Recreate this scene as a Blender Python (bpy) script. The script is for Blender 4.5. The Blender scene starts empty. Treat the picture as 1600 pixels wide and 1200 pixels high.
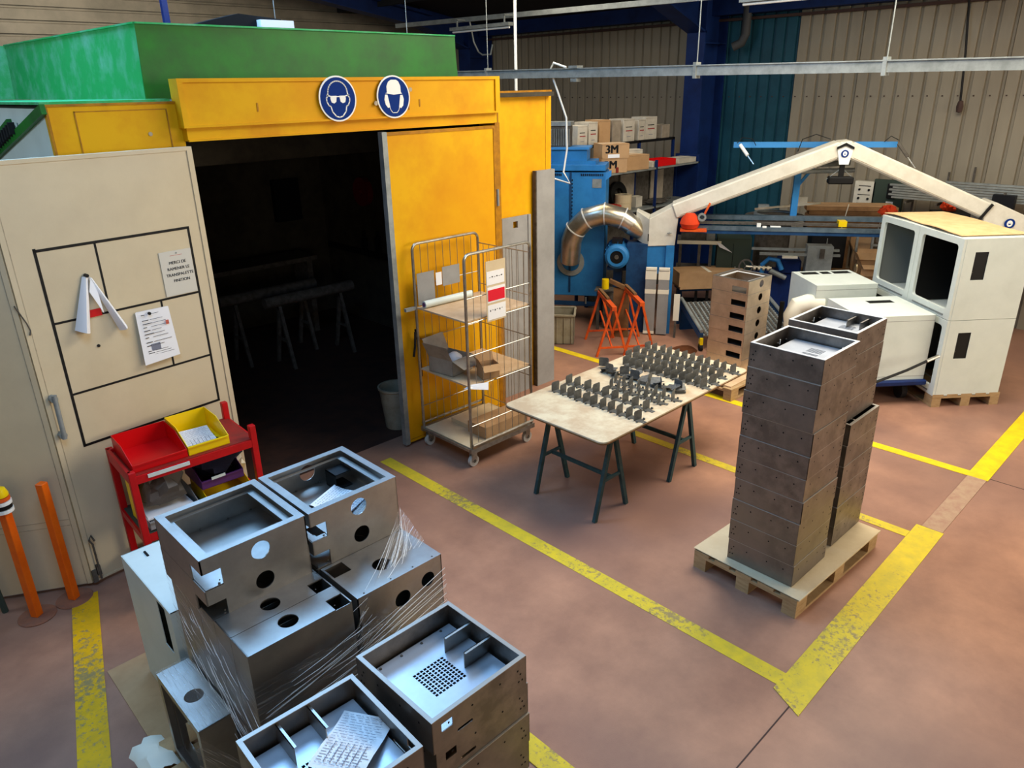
import bpy, math, random
from mathutils import Vector, Matrix
from mathutils.geometry import tessellate_polygon
random.seed(7)
S = bpy.context.scene
COL = S.collection
R = math.radians
# ------------------------------------------------------------------ camera
cam_d = bpy.data.cameras.new('camera')
cam = bpy.data.objects.new('camera', cam_d); COL.objects.link(cam); S.camera = cam
cam_d.sensor_width = 36.0; cam_d.lens = 1155.87 / 1600 * 36.0; cam_d.clip_end = 200
pitch, roll, yaw = 0.382616, 0.0195959, 0.803684
fw = Vector((math.cos(yaw)*math.cos(pitch), math.sin(yaw)*math.cos(pitch), -math.sin(pitch)))
r0 = Vector((math.sin(yaw), -math.cos(yaw), 0)); d0 = fw.cross(r0)
rt = math.cos(roll)*r0 + math.sin(roll)*d0; dn = -math.sin(roll)*r0 + math.cos(roll)*d0
m3 = Matrix((rt, -dn, -fw)).transposed()
cam.matrix_world = Matrix.Translation((0, 0, 3.3)) @ m3.to_4x4()
# ------------------------------------------------------------------ world, lights, exposure
S.view_settings.view_transform = 'Standard'; S.view_settings.look = 'None'
S.view_settings.gamma = 1; S.view_settings.use_curve_mapping = False
S.view_settings.exposure = 0.62
W = bpy.data.worlds.new('world'); S.world = W; W.use_nodes = True
W.node_tree.nodes['Background'].inputs[0].default_value = (0.55, 0.7, 1, 1)
W.node_tree.nodes['Background'].inputs[1].default_value = 0.6
def area(name, loc, aim, sx, sy, power, col):
    l = bpy.data.lights.new(name, 'AREA'); l.shape = 'RECTANGLE'; l.size = sx; l.size_y = sy
    l.energy = power; l.color = col
    o = bpy.data.objects.new(name, l); COL.objects.link(o); o.location = loc
    o.rotation_euler = (Vector(aim) - Vector(loc)).to_track_quat('-Z', 'Y').to_euler()
    return o
area('roof_daylight_near', (0.7, 2.4, 4.7), (0.95, 2.7, 0), 1.6, 1.8, 66, (0.30, 0.58, 1.0))
area('roof_daylight_booth', (2.4, 6.6, 5.7), (2.2, 6.2, 0), 3.6, 2.6, 270, (0.27, 0.56, 1.0))
area('roof_daylight_middle', (7.2, 2.4, 5.0), (6.6, 2.8, 0), 3.2, 4.0, 290, (1.0, 0.92, 0.78))
area('roof_daylight_far', (7.6, 7.6, 4.95), (7.6, 7.2, 0), 2.4, 1.6, 70, (1.0, 0.9, 0.74))
area('side_window_daylight', (8.5, -5.8, 3.4), (5.2, 4.0, 1.2), 8.0, 2.6, 370, (1.0, 0.90, 0.74))
area('gable_fill', (3.6, 11.4, 5.5), (3.6, 13.6, 3.4), 4.5, 1.4, 110, (1.0, 0.93, 0.8))  # added fill lamp that brightens the gable boards, no known skylight
area('left_window_daylight', (-3.6, 8.0, 4.4), (2.0, 8.0, 3.3), 3.0, 1.2, 85, (0.62, 0.82, 1.0))
area('side_window_rear', (-2.5, -5.5, 3.2), (2.0, 5.0, 1.6), 5.0, 2.0, 70, (1.0, 0.88, 0.74))

# ------------------------------------------------------------------ helpers
class B:
    def __init__(s): s.v = []; s.f = []; s.M = None
    def add(s, vs, fs, M=None):
        n = len(s.v)
        for p in vs:
            p = Vector(p)
            if M is not None: p = M @ p
            if s.M is not None: p = s.M @ p
            s.v.append(tuple(p))
        s.f += [tuple(i+n for i in f) for f in fs]
        return s
    def box(s, x0, x1, y0, y1, z0, z1, M=None):
        return s.add([(x0,y0,z0),(x1,y0,z0),(x1,y1,z0),(x0,y1,z0),(x0,y0,z1),(x1,y0,z1),(x1,y1,z1),(x0,y1,z1)],
              [(0,3,2,1),(4,5,6,7),(0,1,5,4),(1,2,6,5),(2,3,7,6),(3,0,4,7)], M)
    def cyl(s, p0, p1, r, n=12, r2=None, caps=True):
        p0 = Vector(p0); p1 = Vector(p1); d = (p1-p0).normalized()
        a = d.orthogonal().normalized(); b = d.cross(a); r2 = r if r2 is None else r2
        vs = []
        for p, q in ((p0, r), (p1, r2)):
            for i in range(n):
                t = 2*math.pi*i/n; vs.append(p + a*math.cos(t)*q + b*math.sin(t)*q)
        fs = [(i, (i+1) % n, n+(i+1) % n, n+i) for i in range(n)]
        if caps: fs += [tuple(range(n))[::-1], tuple(range(n, 2*n))]
        return s.add(vs, fs)
    def bar(s, p0, p1, w, h=None, up=(0, 0, 1)):      # rectangular bar
        h = w if h is None else h
        p0 = Vector(p0); p1 = Vector(p1); d = (p1-p0).normalized(); up = Vector(up)
        if abs(d.dot(up)) > .98: up = Vector((1, 0, 0))
        a = d.cross(up).normalized(); b = a.cross(d)
        vs = []
        for p in (p0, p1):
            for i, j in ((-1,-1),(1,-1),(1,1),(-1,1)): vs.append(p + a*i*w/2 + b*j*h/2)
        return s.add(vs, [(0,1,2,3),(7,6,5,4),(0,4,5,1),(1,5,6,2),(2,6,7,3),(3,7,4,0)])
    def tube(s, pts, r, n=8, caps=True):
        pts = [Vector(p) for p in pts]; k = len(pts)
        rs = r if isinstance(r, (list, tuple)) else [r]*k
        ref = (pts[1]-pts[0]).normalized().orthogonal().normalized(); vs = []
        for i, p in enumerate(pts):
            d = (pts[min(i+1, k-1)] - pts[max(i-1, 0)]).normalized()
            a = (ref - d*ref.dot(d)).normalized(); ref = a; b = d.cross(a)
            for j in range(n):
                t = 2*math.pi*j/n; vs.append(p + (a*math.cos(t) + b*math.sin(t))*rs[i])
        fs = [(i*n+j, i*n+(j+1) % n, (i+1)*n+(j+1) % n, (i+1)*n+j) for i in range(k-1) for j in range(n)]
        if caps: fs += [tuple(range(n))[::-1], tuple(range((k-1)*n, k*n))]
        return s.add(vs, fs)
    def prism(s, outer, z0, z1, holes=(), M=None):    # extruded 2-D outline (in local XY) with holes
        loops = [list(outer)] + [list(h) for h in holes]
        tri = tessellate_polygon([[Vector((x, y, 0)) for x, y in l] for l in loops])
        flat = [p for l in loops for p in l]; n = len(flat)
        vs = [(x, y, z0) for x, y in flat] + [(x, y, z1) for x, y in flat]
        fs = [tuple(t)[::-1] for t in tri] + [tuple(i+n for i in t) for t in tri]
        k = 0
        for l in loops:
            m = len(l)
            for i in range(m): fs.append((k+i, k+(i+1) % m, n+k+(i+1) % m, n+k+i))
            k += m
        return s.add(vs, fs, M)
    def lathe(s, prof, n=20, M=None):
        vs = [(r*math.cos(2*math.pi*i/n), r*math.sin(2*math.pi*i/n), z) for r, z in prof for i in range(n)]
        fs = [(j*n+i, j*n+(i+1) % n, (j+1)*n+(i+1) % n, (j+1)*n+i) for j in range(len(prof)-1) for i in range(n)]
        return s.add(vs, fs, M)
def circ(cx, cy, r, n=20, ry=None):
    ry = r if ry is None else ry
    return [(cx+r*math.cos(2*math.pi*i/n), cy+ry*math.sin(2*math.pi*i/n)) for i in range(n)]
def rect(x0, x1, y0, y1): return [(x0,y0),(x1,y0),(x1,y1),(x0,y1)]
def rrect(x0, x1, y0, y1, r, n=4):
    o = []
    for cx, cy, a in ((x1-r,y0+r,-90),(x1-r,y1-r,0),(x0+r,y1-r,90),(x0+r,y0+r,180)):
        for i in range(n+1): t = R(a+90*i/n); o.append((cx+r*math.cos(t), cy+r*math.sin(t)))
    return o
MX = Matrix(((1,0,0,0),(0,0,-1,0),(0,1,0,0),(0,0,0,1)))   # local XY -> world XZ, extrusion towards -Y
MY = Matrix(((0,0,-1,0),(-1,0,0,0),(0,1,0,0),(0,0,0,1)))  # local x -> -Y, local y -> Z, extrusion towards -X
def T(x, y, z): return Matrix.Translation((x, y, z))
def RZ(a): return Matrix.Rotation(a, 4, 'Z')
def RX(a): return Matrix.Rotation(a, 4, 'X')
def RY(a): return Matrix.Rotation(a, 4, 'Y')
def obj(name, b, mat, parent=None, smooth=False, kind=None, label=None, bevel=0):
    me = bpy.data.meshes.new(name); me.from_pydata(b.v, [], b.f)
    import bmesh
    bm = bmesh.new(); bm.from_mesh(me)
    bmesh.ops.recalc_face_normals(bm, faces=bm.faces); bm.to_mesh(me); bm.free()
    if mat: me.materials.append(mat)
    o = bpy.data.objects.new(name, me); COL.objects.link(o)
    if smooth:
        for p in me.polygons: p.use_smooth = True
        me.set_sharp_from_angle(angle=R(38))
    if bevel:
        m = o.modifiers.new('bevel', 'BEVEL'); m.width = bevel; m.segments = 1; m.limit_method = 'ANGLE'
    if parent: o.parent = parent
    if kind: o['kind'] = kind
    if label: o['label'] = label
    return o
def tag(o, label, cat, group=None):
    o['label'] = label; o['category'] = cat
    if group: o['group'] = group
    return o
def thing(name, label, cat, loc=(0,0,0), rz=0, group=None):
    o = bpy.data.objects.new(name, None); o.empty_display_size = .1; COL.objects.link(o)
    o.location = loc; o.rotation_euler = (0, 0, rz)
    return tag(o, label, cat, group)
def struct(name, b, mat, parent=None, **k):
    o = obj(name, b, mat, parent, **k)
    if parent is None: o['kind'] = 'structure'
    return o
def copy_thing(o, loc, rz, label, group=None, parent=None):
    c = o.copy(); COL.objects.link(c)
    if parent is None:
        c.location = loc; c.rotation_euler = (0, 0, rz); c['label'] = label
        if group: c['group'] = group
    else: c.parent = parent
    for ch in KIDS.get(o.name, ()): copy_thing(ch, None, 0, None, parent=c)
    return c
KIDS = {}
def kids(o):
    KIDS[o.name] = [c for c in bpy.data.objects if c.parent == o]
    for c in KIDS[o.name]: kids(c)
def text(name, body, size, mat, M, parent, align='CENTER', depth=.0004, sx=1.0, spacing=1.0):
    cu = bpy.data.curves.new(name, 'FONT'); cu.body = body; cu.size = size; cu.align_x = align; cu.align_y = 'CENTER'
    cu.extrude = depth; cu.space_line = spacing; cu.offset = 0
    t = bpy.data.objects.new(name+'_tmp', cu); COL.objects.link(t)
    dg = bpy.context.evaluated_depsgraph_get()
    me = bpy.data.meshes.new_from_object(t.evaluated_get(dg)); bpy.data.objects.remove(t)
    me.transform(M @ Matrix.Diagonal((sx, 1, 1, 1))); me.materials.clear(); me.materials.append(mat); me.name = name
    o = bpy.data.objects.new(name, me); COL.objects.link(o); o.parent = parent
    return o
# ------------------------------------------------------------------ materials
def lin(c): 
    return tuple(((x/255)/12.92 if x/255 <= .04045 else (((x/255)+.055)/1.055)**2.4) for x in c) + (1,)
def mat(name, c, rough=.6, metal=0, c2=None, scale=6, lo=.4, hi=.65, bump=0, bscale=60, spec=.25, stretch=None, emit=0, c3=None):
    m = bpy.data.materials.new(name); m.use_nodes = True; nt = m.node_tree; N = nt.nodes; L = nt.links
    p = N['Principled BSDF']; p.inputs['Roughness'].default_value = rough; p.inputs['Metallic'].default_value = metal
    p.inputs['Base Color'].default_value = lin(c); p.inputs['Specular IOR Level'].default_value = spec
    g = N.new('ShaderNodeNewGeometry'); src = g.outputs['Position']
    if stretch:
        mp = N.new('ShaderNodeMapping'); mp.inputs['Scale'].default_value = stretch; L.new(src, mp.inputs['Vector']); src = mp.outputs[0]
    if c2:
        n = N.new('ShaderNodeTexNoise'); n.inputs['Scale'].default_value = scale; n.inputs['Detail'].default_value = 6
        n.inputs['Roughness'].default_value = .65; L.new(src, n.inputs['Vector'])
        r = N.new('ShaderNodeValToRGB'); r.color_ramp.elements[0].position = lo; r.color_ramp.elements[1].position = hi
        r.color_ramp.elements[0].color = lin(c); r.color_ramp.elements[1].color = lin(c2)
        L.new(n.outputs['Fac'], r.inputs[0]); out = r.outputs[0]
        if c3:
            n2 = N.new('ShaderNodeTexNoise'); n2.inputs['Scale'].default_value = scale*.22; n2.inputs['Detail'].default_value = 3
            L.new(src, n2.inputs['Vector']); mr = N.new('ShaderNodeMapRange')
            mr.inputs[1].default_value = .45; mr.inputs[2].default_value = .7; L.new(n2.outputs['Fac'], mr.inputs[0])
            mx = N.new('ShaderNodeMix'); mx.data_type = 'RGBA'; L.new(mr.outputs[0], mx.inputs[0])
            L.new(out, mx.inputs[6]); mx.inputs[7].default_value = lin(c3); out = mx.outputs[2]
        L.new(out, p.inputs['Base Color'])
    if bump:
        n = N.new('ShaderNodeTexNoise'); n.inputs['Scale'].default_value = bscale; n.inputs['Detail'].default_value = 4
        L.new(src, n.inputs['Vector']); bp = N.new('ShaderNodeBump'); bp.inputs['Strength'].default_value = bump
        bp.inputs['Distance'].default_value = .01; L.new(n.outputs['Fac'], bp.inputs['Height']); L.new(bp.outputs[0], p.inputs['Normal'])
    if emit:
        p.inputs['Emission Color'].default_value = lin(c); p.inputs['Emission Strength'].default_value = emit
    return m
M_floor = mat('floor_paint', (146,106,86), .4, c2=(176,130,104), scale=2.2, lo=.35, hi=.7, bump=.08, bscale=180, c3=(126,94,82))
def worn_yellow(ca=(214,188,44), cb=(190,170,56)):
    m = mat('worn_yellow_paint', ca, .5, c2=cb, scale=9, lo=.4, hi=.7)
    nt = m.node_tree; N = nt.nodes; L = nt.links; p = N['Principled BSDF']
    src = p.inputs['Base Color'].links[0].from_socket
    n = N.new('ShaderNodeTexNoise'); n.inputs['Scale'].default_value = 26; n.inputs['Detail'].default_value = 8; n.inputs['Roughness'].default_value = .75
    n2 = N.new('ShaderNodeTexNoise'); n2.inputs['Scale'].default_value = 1.3; n2.inputs['Detail'].default_value = 2
    g = N['Geometry'] if 'Geometry' in N else [q for q in N if q.type == 'NEW_GEOMETRY'][0]
    L.new(g.outputs['Position'], n.inputs['Vector']); L.new(g.outputs['Position'], n2.inputs['Vector'])
    ad = N.new('ShaderNodeMath'); ad.operation = 'MULTIPLY_ADD'; ad.inputs[1].default_value = .6
    L.new(n2.outputs['Fac'], ad.inputs[0]); L.new(n.outputs['Fac'], ad.inputs[2])
    mr = N.new('ShaderNodeMapRange'); mr.inputs[1].default_value = .84; mr.inputs[2].default_value = .93; L.new(ad.outputs[0], mr.inputs[0])
    mx = N.new('ShaderNodeMix'); mx.data_type = 'RGBA'; L.new(mr.outputs[0], mx.inputs[0]); L.new(src, mx.inputs[6])
    mx.inputs[7].default_value = lin((150,130,82)); L.new(mx.outputs[2], p.inputs['Base Color'])
    return m
M_line = worn_yellow(); M_linel = worn_yellow((232,176,8), (206,160,30))
M_lineb = mat('fresh_yellow_paint', (232,200,20), .5, c2=(210,180,30), scale=8)
M_faded = mat('faded_line_ghost', (170,140,112), .5, c2=(158,120,98), scale=14)
M_joint = mat('joint_dark', (70,52,46), .8)
M_stain = mat('rust_stain', (84,48,28), .35, c2=(110,66,40), scale=12)
M_wallb = mat('cladding_beige', (152,142,122), .5, c2=(134,124,106), scale=1.6, lo=.35, hi=.7, stretch=(1,1,.25))
M_wallt = mat('cladding_teal', (30,76,90), .5, c2=(22,62,76), scale=2)
M_wallg = mat('cladding_gable', (140,130,112), .6, c2=(120,112,96), scale=2)
M_wallp = mat('cladding_plain', (120,114,104), .7)
M_roof = mat('roof_dark', (26,26,28), .8)
M_navy = mat('portal_navy', (14,40,92), .5, c2=(10,30,74), scale=3)
M_blue = mat('machine_blue', (46,122,180), .45, c2=(38,106,162), scale=4)
M_blued = mat('machine_blue_dark', (28,66,104), .45, c2=(20,50,84), scale=6)
M_sky = mat('strut_blue', (60,130,190), .4)
M_yel = mat('booth_yellow', (222,166,2), .6, c2=(206,140,2), scale=2.2, lo=.4, hi=.7, c3=(216,146,2), spec=.2)
M_yeld = mat('booth_yellow_edge', (176,118,4), .5, c2=(140,92,10), scale=9)
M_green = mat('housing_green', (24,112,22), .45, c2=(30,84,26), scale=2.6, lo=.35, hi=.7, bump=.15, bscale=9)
M_greenl = mat('housing_green_daylit', (40,160,84), .5, c2=(110,176,140), scale=5, lo=.45, hi=.75, bump=.1, bscale=14)  # paler, bluish copy of the green: daylight on the left side put into the colour
M_cream = mat('leaf_cream', (208,190,154), .5, c2=(196,178,144), scale=3, lo=.35, hi=.75, c3=(198,182,152), bump=.03, bscale=90)
M_creamd = mat('leaf_cream_edge', (176,160,132), .6, c2=(120,104,84), scale=14, lo=.5, hi=.75)
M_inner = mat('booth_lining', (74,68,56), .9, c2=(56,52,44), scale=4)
M_blk = mat('black_tape', (14,13,12), .55)
M_black = mat('black_plastic', (18,18,20), .5)
M_dark = mat('dark_void', (10,10,11), .8)
M_grey = mat('grey_panel', (150,148,144), .5, c2=(136,134,130), scale=3)
M_greyl = mat('grey_galvanised', (150,154,150), .45, .3, c2=(128,132,128), scale=8)
M_dust = mat('dusty_dark_metal', (92,86,78), .7, c2=(70,64,56), scale=14)
M_steel = mat('sheet_steel', (172,166,158), .4, .95, c2=(150,145,138), scale=5, lo=.35, hi=.7)
M_steelr = mat('raw_steel', (140,130,120), .42, .8, c2=(112,104,96), scale=7, lo=.4, hi=.6, c3=(134,126,118))
M_rimd = mat('worn_rim', (168,162,152), .4, .35)
M_edge = mat('bright_cut_edge', (226,226,222), .35, .4)
M_base = mat('post_base_dusty', (150,96,70), .7, c2=(128,88,70), scale=14)
M_boothshade = mat('booth_floor_shade', (70,46,36), .8, c2=(54,38,32), scale=4)  # floor tone darkened to carry the shade inside the booth
M_plate = mat('zinc_plate', (198,202,208), .36, .55, c2=(184,188,194), scale=4)
M_chrome = mat('cage_zinc', (176,172,162), .3, .85, c2=(150,146,136), scale=20)
M_duct = mat('duct_galvanised', (214,208,194), .3, .9, c2=(186,168,132), scale=3)
M_wood = mat('pallet_wood', (176,146,104), .75, c2=(150,118,80), scale=9, stretch=(1,1,6), lo=.4, hi=.7)
M_woodd = mat('old_wood', (128,92,56), .75, c2=(100,70,42), scale=9, lo=.4, hi=.7)
M_ply = mat('plywood', (206,176,138), .65, c2=(190,156,118), scale=7, lo=.4, hi=.7)
M_tab = mat('worn_table_board', (212,198,166), .6, c2=(190,166,134), scale=5, lo=.38, hi=.62, bump=.05, bscale=120)
M_card = mat('cardboard', (184,146,104), .8, c2=(172,134,94), scale=5)
M_cardl = mat('cardboard_pale', (206,186,150), .75, c2=(196,174,138), scale=4)
M_cardg = mat('cardboard_grey', (160,148,130), .8, c2=(140,128,112), scale=6)
M_white = mat('white_paint', (210,216,206), .4, c2=(202,208,198), scale=3)
M_whiteg = mat('cabinet_inside_grey', (120,124,122), .5)
M_paper = mat('paper', (232,230,228), .7)
M_ink = mat('ink', (34,34,36), .7)
M_inkl = mat('ink_pale', (120,122,134), .7)
M_red = mat('red_paint', (196,16,20), .42, c2=(176,12,16), scale=5)
M_redd = mat('red_shelf_worn', (150,38,30), .55, c2=(120,44,34), scale=8)
M_redp = mat('red_plastic', (206,10,14), .35)
M_yelp = mat('yellow_plastic', (240,200,10), .35)
M_purple = mat('purple_plastic', (88,44,96), .4)
M_orange = mat('orange_paint', (232,104,16), .4, c2=(220,90,12), scale=6)
M_orr = mat('trestle_orange', (222,92,28), .5, c2=(190,66,26), scale=10)
M_teal = mat('trestle_green', (48,74,74), .5, c2=(38,58,60), scale=12)
M_ragg = mat('grey_rag', (98,92,86), .95, bump=.4, bscale=30)
M_ragn = mat('navy_rag', (26,26,44), .95, bump=.4, bscale=30)
M_sign = mat('sign_blue', (10,46,116), .6, spec=.08)
M_signw = mat('sign_white', (236,236,228), .4)
M_mcream = mat('machine_cream', (220,214,196), .5, c2=(208,201,182), scale=6)
M_rail = mat('rail_steel', (112,130,142), .35, .6, c2=(86,104,116), scale=6)
M_bracket = mat('bracket_steel', (104,104,100), .5, .3, c2=(84,84,82), scale=30)
M_rubber = mat('rubber', (30,28,28), .8)
M_wheel = mat('wheel_grey', (190,186,176), .5)
M_cloth = mat('orange_cloth', (206,62,26), .9, bump=.3, bscale=40)
M_foam = mat('foam_roll', (226,218,196), .8)
M_bin = mat('bin_plastic', (150,142,122), .6, c2=(130,120,98), scale=7)
M_dkgreen = mat('dark_green_panel', (58,70,60), .6)
def film_mat():
    m = bpy.data.materials.new('stretch_film'); m.use_nodes = True; nt = m.node_tree; N = nt.nodes; L = nt.links
    N.remove(N['Principled BSDF']); out = N['Material Output']
    tr = N.new('ShaderNodeBsdfTransparent'); gl = N.new('ShaderNodeBsdfGlossy'); df = N.new('ShaderNodeBsdfDiffuse')
    gl.inputs['Roughness'].default_value = .18; df.inputs[0].default_value = lin((225,220,212))
    tc = N.new('ShaderNodeUVMap'); mp = N.new('ShaderNodeMapping'); mp.inputs['Scale'].default_value = (3, 46, 1)
    L.new(tc.outputs[0], mp.inputs[0]); n = N.new('ShaderNodeTexNoise'); n.inputs['Scale'].default_value = 1.0
    n.inputs['Detail'].default_value = 5; n.inputs['Distortion'].default_value = .5; L.new(mp.outputs[0], n.inputs['Vector'])
    bp = N.new('ShaderNodeBump'); bp.inputs['Strength'].default_value = .7; bp.inputs['Distance'].default_value = .02
    L.new(n.outputs['Fac'], bp.inputs['Height']); L.new(bp.outputs[0], gl.inputs['Normal'])
    r = N.new('ShaderNodeMapRange'); r.inputs[1].default_value = .52; r.inputs[2].default_value = .72
    r.inputs[3].default_value = .06; r.inputs[4].default_value = .75; L.new(n.outputs['Fac'], r.inputs[0])
    a = N.new('ShaderNodeMixShader'); a.inputs[0].default_value = .35; L.new(gl.outputs[0], a.inputs[1]); L.new(df.outputs[0], a.inputs[2])
    b = N.new('ShaderNodeMixShader'); L.new(r.outputs[0], b.inputs[0]); L.new(tr.outputs[0], b.inputs[1]); L.new(a.outputs[0], b.inputs[2])
    L.new(b.outputs[0], out.inputs[0]); return m
M_film = film_mat()
M_strand = mat('film_strand', (250,247,240), .2, 0, spec=.8)
# ================================================================== SETTING
fl = struct('floor', B().box(-5.2, 12.2, -7.2, 14.6, -.2, 0), M_floor)
jb = B().box(-1, 12, 1.235, 1.243, 0, .0012).box(6.998, 7.006, -7, 14, 0, .0012)
obj('joint', jb, M_joint, fl)
obj('shade_slab', B().box(.7,6.04,5.72,10.4,0,.0022), M_boothshade, fl)  # dark slab: the interior's shade put into the floor colour
w = struct('wall_right', B().box(12.06, 12.2, -7, 14.5, 0, 6.5), M_wallp)
def sheet_prof(wd, n, z0, z1, M):
    b = B(); p = wd/n; pts = []
    for i in range(n):
        y = -i*p; pts += [(y, 0), (y-.72*p, 0), (y-.78*p, .035), (y-.94*p, .035)]
    pts.append((-wd, 0)); k = len(pts)
    vs = [(x, y, z0) for y, x in pts] + [(x, y, z1) for y, x in pts]
    return b.add(vs, [(i, i+1, k+i+1, k+i) for i in range(k-1)])
def sheets(parent, y, cnt, mt, n=5, wd=.975):
    o = None
    for i in range(cnt):
        if o is None: c = o = obj('cladding_sheet', sheet_prof(wd, n, 0, 4.32, None), mt, parent)
        else: c = o.copy(); COL.objects.link(c)
        c.location = (12.0 + (.012 if i % 2 else 0), y - i*wd, 0)
sheets(w, 5.9, 13, M_wallb)
sheets(w, 6.88, 1, M_wallt); sheets(w, 7.855, 1, M_wallt)
sheets(w, 14.68, 7, M_wallb)
sc = B()
for i in range(60):
    y = 14.3 - i*.195-.06
    sc.box(11.985, 12.0, y-.008, y+.008, 3.06, 3.076)
obj('screw_heads', sc, M_joint, w, kind='stuff')
eb = obj('girt', B().box(11.93, 12.0, -7, 14.3, 4.22, 4.26), M_joint, w)
struct('trim_1', B().box(11.7, 12.0, -7, 14.3, 4.3, 5.3), M_navy)
g = struct('wall_back', B().box(-5, 12.2, 14.5, 14.6, 0, 6.6), M_wallp)
strip = None
for i in range(20):
    if strip is None:
        c = strip = obj('cladding_board', B().add([(-5,14.42,0),(12,14.42,0),(12,14.42,.15),(-5,14.42,.15),(-5,14.46,.165),(12,14.46,.165),(12,14.46,.2),(-5,14.46,.2),(-5,14.5,.2),(12,14.5,.2)],
            [(0,1,2,3),(3,2,5,4),(4,5,6,7),(7,6,9,8)]), M_wallg, g)
    else: c = strip.copy(); COL.objects.link(c)
    c.location = (0, 0, 2.6+i*.2)
struct('wall_left', B().box(-5.2, -5, -7, 14.6, 0, 6.5), M_wallp)
struct('wall_front', B().box(-5.2, 12.2, -7.2, -7, 0, 6.5), M_wallp)
cl = struct('ceiling', B().add([(12.2,-7.2,4.45),(12.2,14.6,4.45),(0,14.6,6.42),(0,-7.2,6.42),(-5.2,-7.2,5.6),(-5.2,14.6,5.6),
    (12.2,-7.2,4.6),(12.2,14.6,4.6),(0,14.6,6.6),(0,-7.2,6.6),(-5.2,-7.2,5.8),(-5.2,14.6,5.8)],
    [(0,1,2,3),(3,2,5,4),(6,9,8,7),(9,10,11,8),(0,6,7,1),(5,11,10,4),(1,7,8,2),(2,8,11,5),(0,3,9,6),(3,4,10,9)]), M_roof)
for y in (1.0, 7.3, 13.0):
    t = thing('portal_frame', {1.0: 'navy steel portal frame outside the view at the near end', 7.3: 'navy blue steel column between teal and beige cladding', 13.0: 'dark navy steel column near the far corner behind the green housing'}[y], 'column', (0, y, 0))
    if y != 1.0:
        c = B().box(11.3, 11.33, -.17, .17, 0, 4.5).box(11.33, 11.95, -.012, .012, 0, 4.7).box(11.95, 11.97, -.17, .17, 0, 4.7)
        obj('column', c, M_navy, t)
        for s in (-1, 1): obj('stiffener', B().box(11.33, 11.95, min(0, s*.16), max(0, s*.16), 3.88, 3.9), M_navy, t)
        hb = B()
        hb.prism([(11.33,4.05),(11.33,4.62),(10.2,4.78),(10.2,4.45)], -.012, .012, M=MX)
        hb.prism([(11.33,4.03),(11.33,4.06),(10.2,4.45),(10.2,4.42)], -.17, .17, M=MX)
        obj('haunch', hb, M_navy, t)
    rb = B().bar((10.4, 0, 4.66), (0, 0, 6.3), .3, .05).bar((10.4, 0, 4.4), (0, 0, 6.0), .3, .03).bar((10.4, 0, 4.53), (0, 0, 6.15), .02, .28)
    obj('rafter', rb, M_navy, t)
pl = B()
for x in (9.2, 7.2, 5.2, 3.2): 
    z = 6.42-(x/12.2)*1.97-.1; pl.box(x-.03, x+.03, -7, 14.4, z-.09, z+.09)
struct('trim_2', pl, M_roof)
# painted lines on the floor
LZ = [.0015]
def fline(label, pts, m, name='floor_line'):
    LZ[0] += .0006; b = B(); b.prism(pts, 0.0004, LZ[0]); return tag(obj(name, b, m), label, 'floor marking')
fline('long worn yellow floor line running in front of the booth doorway', [(3.44,1.28),(3.56,1.28),(3.56,5.40),(3.44,5.40)], M_line)
fline('yellow floor line passing under the far end of the trestle table', [(4.93+.62,2.8),(5.67,2.8),(5.67,1.30),(5.80,1.30),(5.80,1.28)][:0] or [(5.56,1.40),(5.66,1.40),(5.66,5.2),(5.56,5.2)], M_line)
fline('far yellow floor line running past the orange trestles', [(6.94,1.36),(7.05,1.36),(7.05,7.4),(6.94,7.4)], M_lineb)
fline('worn yellow cross line joining the two floor lines beside the pallet', [(3.30,1.17),(5.80,1.20),(5.80,1.40),(3.40,1.37)], M_line)
fline('short yellow floor line at the right edge leading towards the cabinets', [(6.94,1.20),(9.2,1.20),(9.2,1.37),(6.94,1.37)], M_lineb)
fline('faded ghost of a removed line between the yellow corners', [(5.80,1.21),(6.94,1.21),(6.94,1.36),(5.80,1.36)], M_faded)
fline('wide yellow line running from the white folding door towards the viewer', [(.715,5.23),(.885,5.23),(.20,2.6),(.04,2.6)], M_linel)
fline('worn yellow floor line peeking out right of the foreground tray stack', [(2.03,.6),(2.165,.6),(2.165,2.25),(2.03,2.25)], M_line)
fline('brown rust stain on the floor under the grey bars', [(8.0+.28*math.cos(R(a))*(1+.12*math.sin(3*R(a))), 5.08+.2*math.sin(R(a))*(1+.15*math.cos(2*R(a)))) for a in range(0, 360, 20)], M_stain, 'rust_stain')['category'] = 'stain'
# ================================================================== BOOTH
bo = thing('sanding_booth', 'large yellow and cream walk-in booth with an open dark doorway', 'booth')
hd = obj('header_panel', B().box(2.17,5.17,5.47,5.62,3.07,3.39).box(2.19,5.17,5.5,5.62,2.98,3.07), M_yel, bo)
fr = B().box(2.16,5.175,5.455,5.47,3.365,3.39).box(2.16,5.175,5.455,5.47,3.07,3.085).box(2.16,2.2,5.455,5.47,3.085,3.365).box(5.12,5.175,5.455,5.47,3.085,3.365).box(2.19,5.12,5.485,5.5,2.978,2.99)
obj('panel_edge', fr, M_yel, hd)
for x, z in ((2.72,3.16),(4.22,3.15),(4.1,3.13)): obj('scuff', B().box(x,x+.012,5.466,5.47,z,z+.06), M_yeld, hd)
sp = obj('side_panel', B().box(1.36,2.2,5.58,5.62,2.6,3.24), M_yel, bo)
obj('panel_edge', B().box(1.36,1.375,5.575,5.58,2.9,3.24).box(1.36,2.2,5.57,5.6,3.232,3.246).box(1.52,1.528,5.576,5.58,2.9,3.2).box(1.52,2.1,5.576,5.58,3.195,3.2).box(2.1,2.108,5.576,5.58,2.9,3.2), M_yeld, sp)
obj('bolt', B().cyl((1.97,5.575,3.04),(1.97,5.582,3.04),.014), M_creamd, sp)
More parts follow.
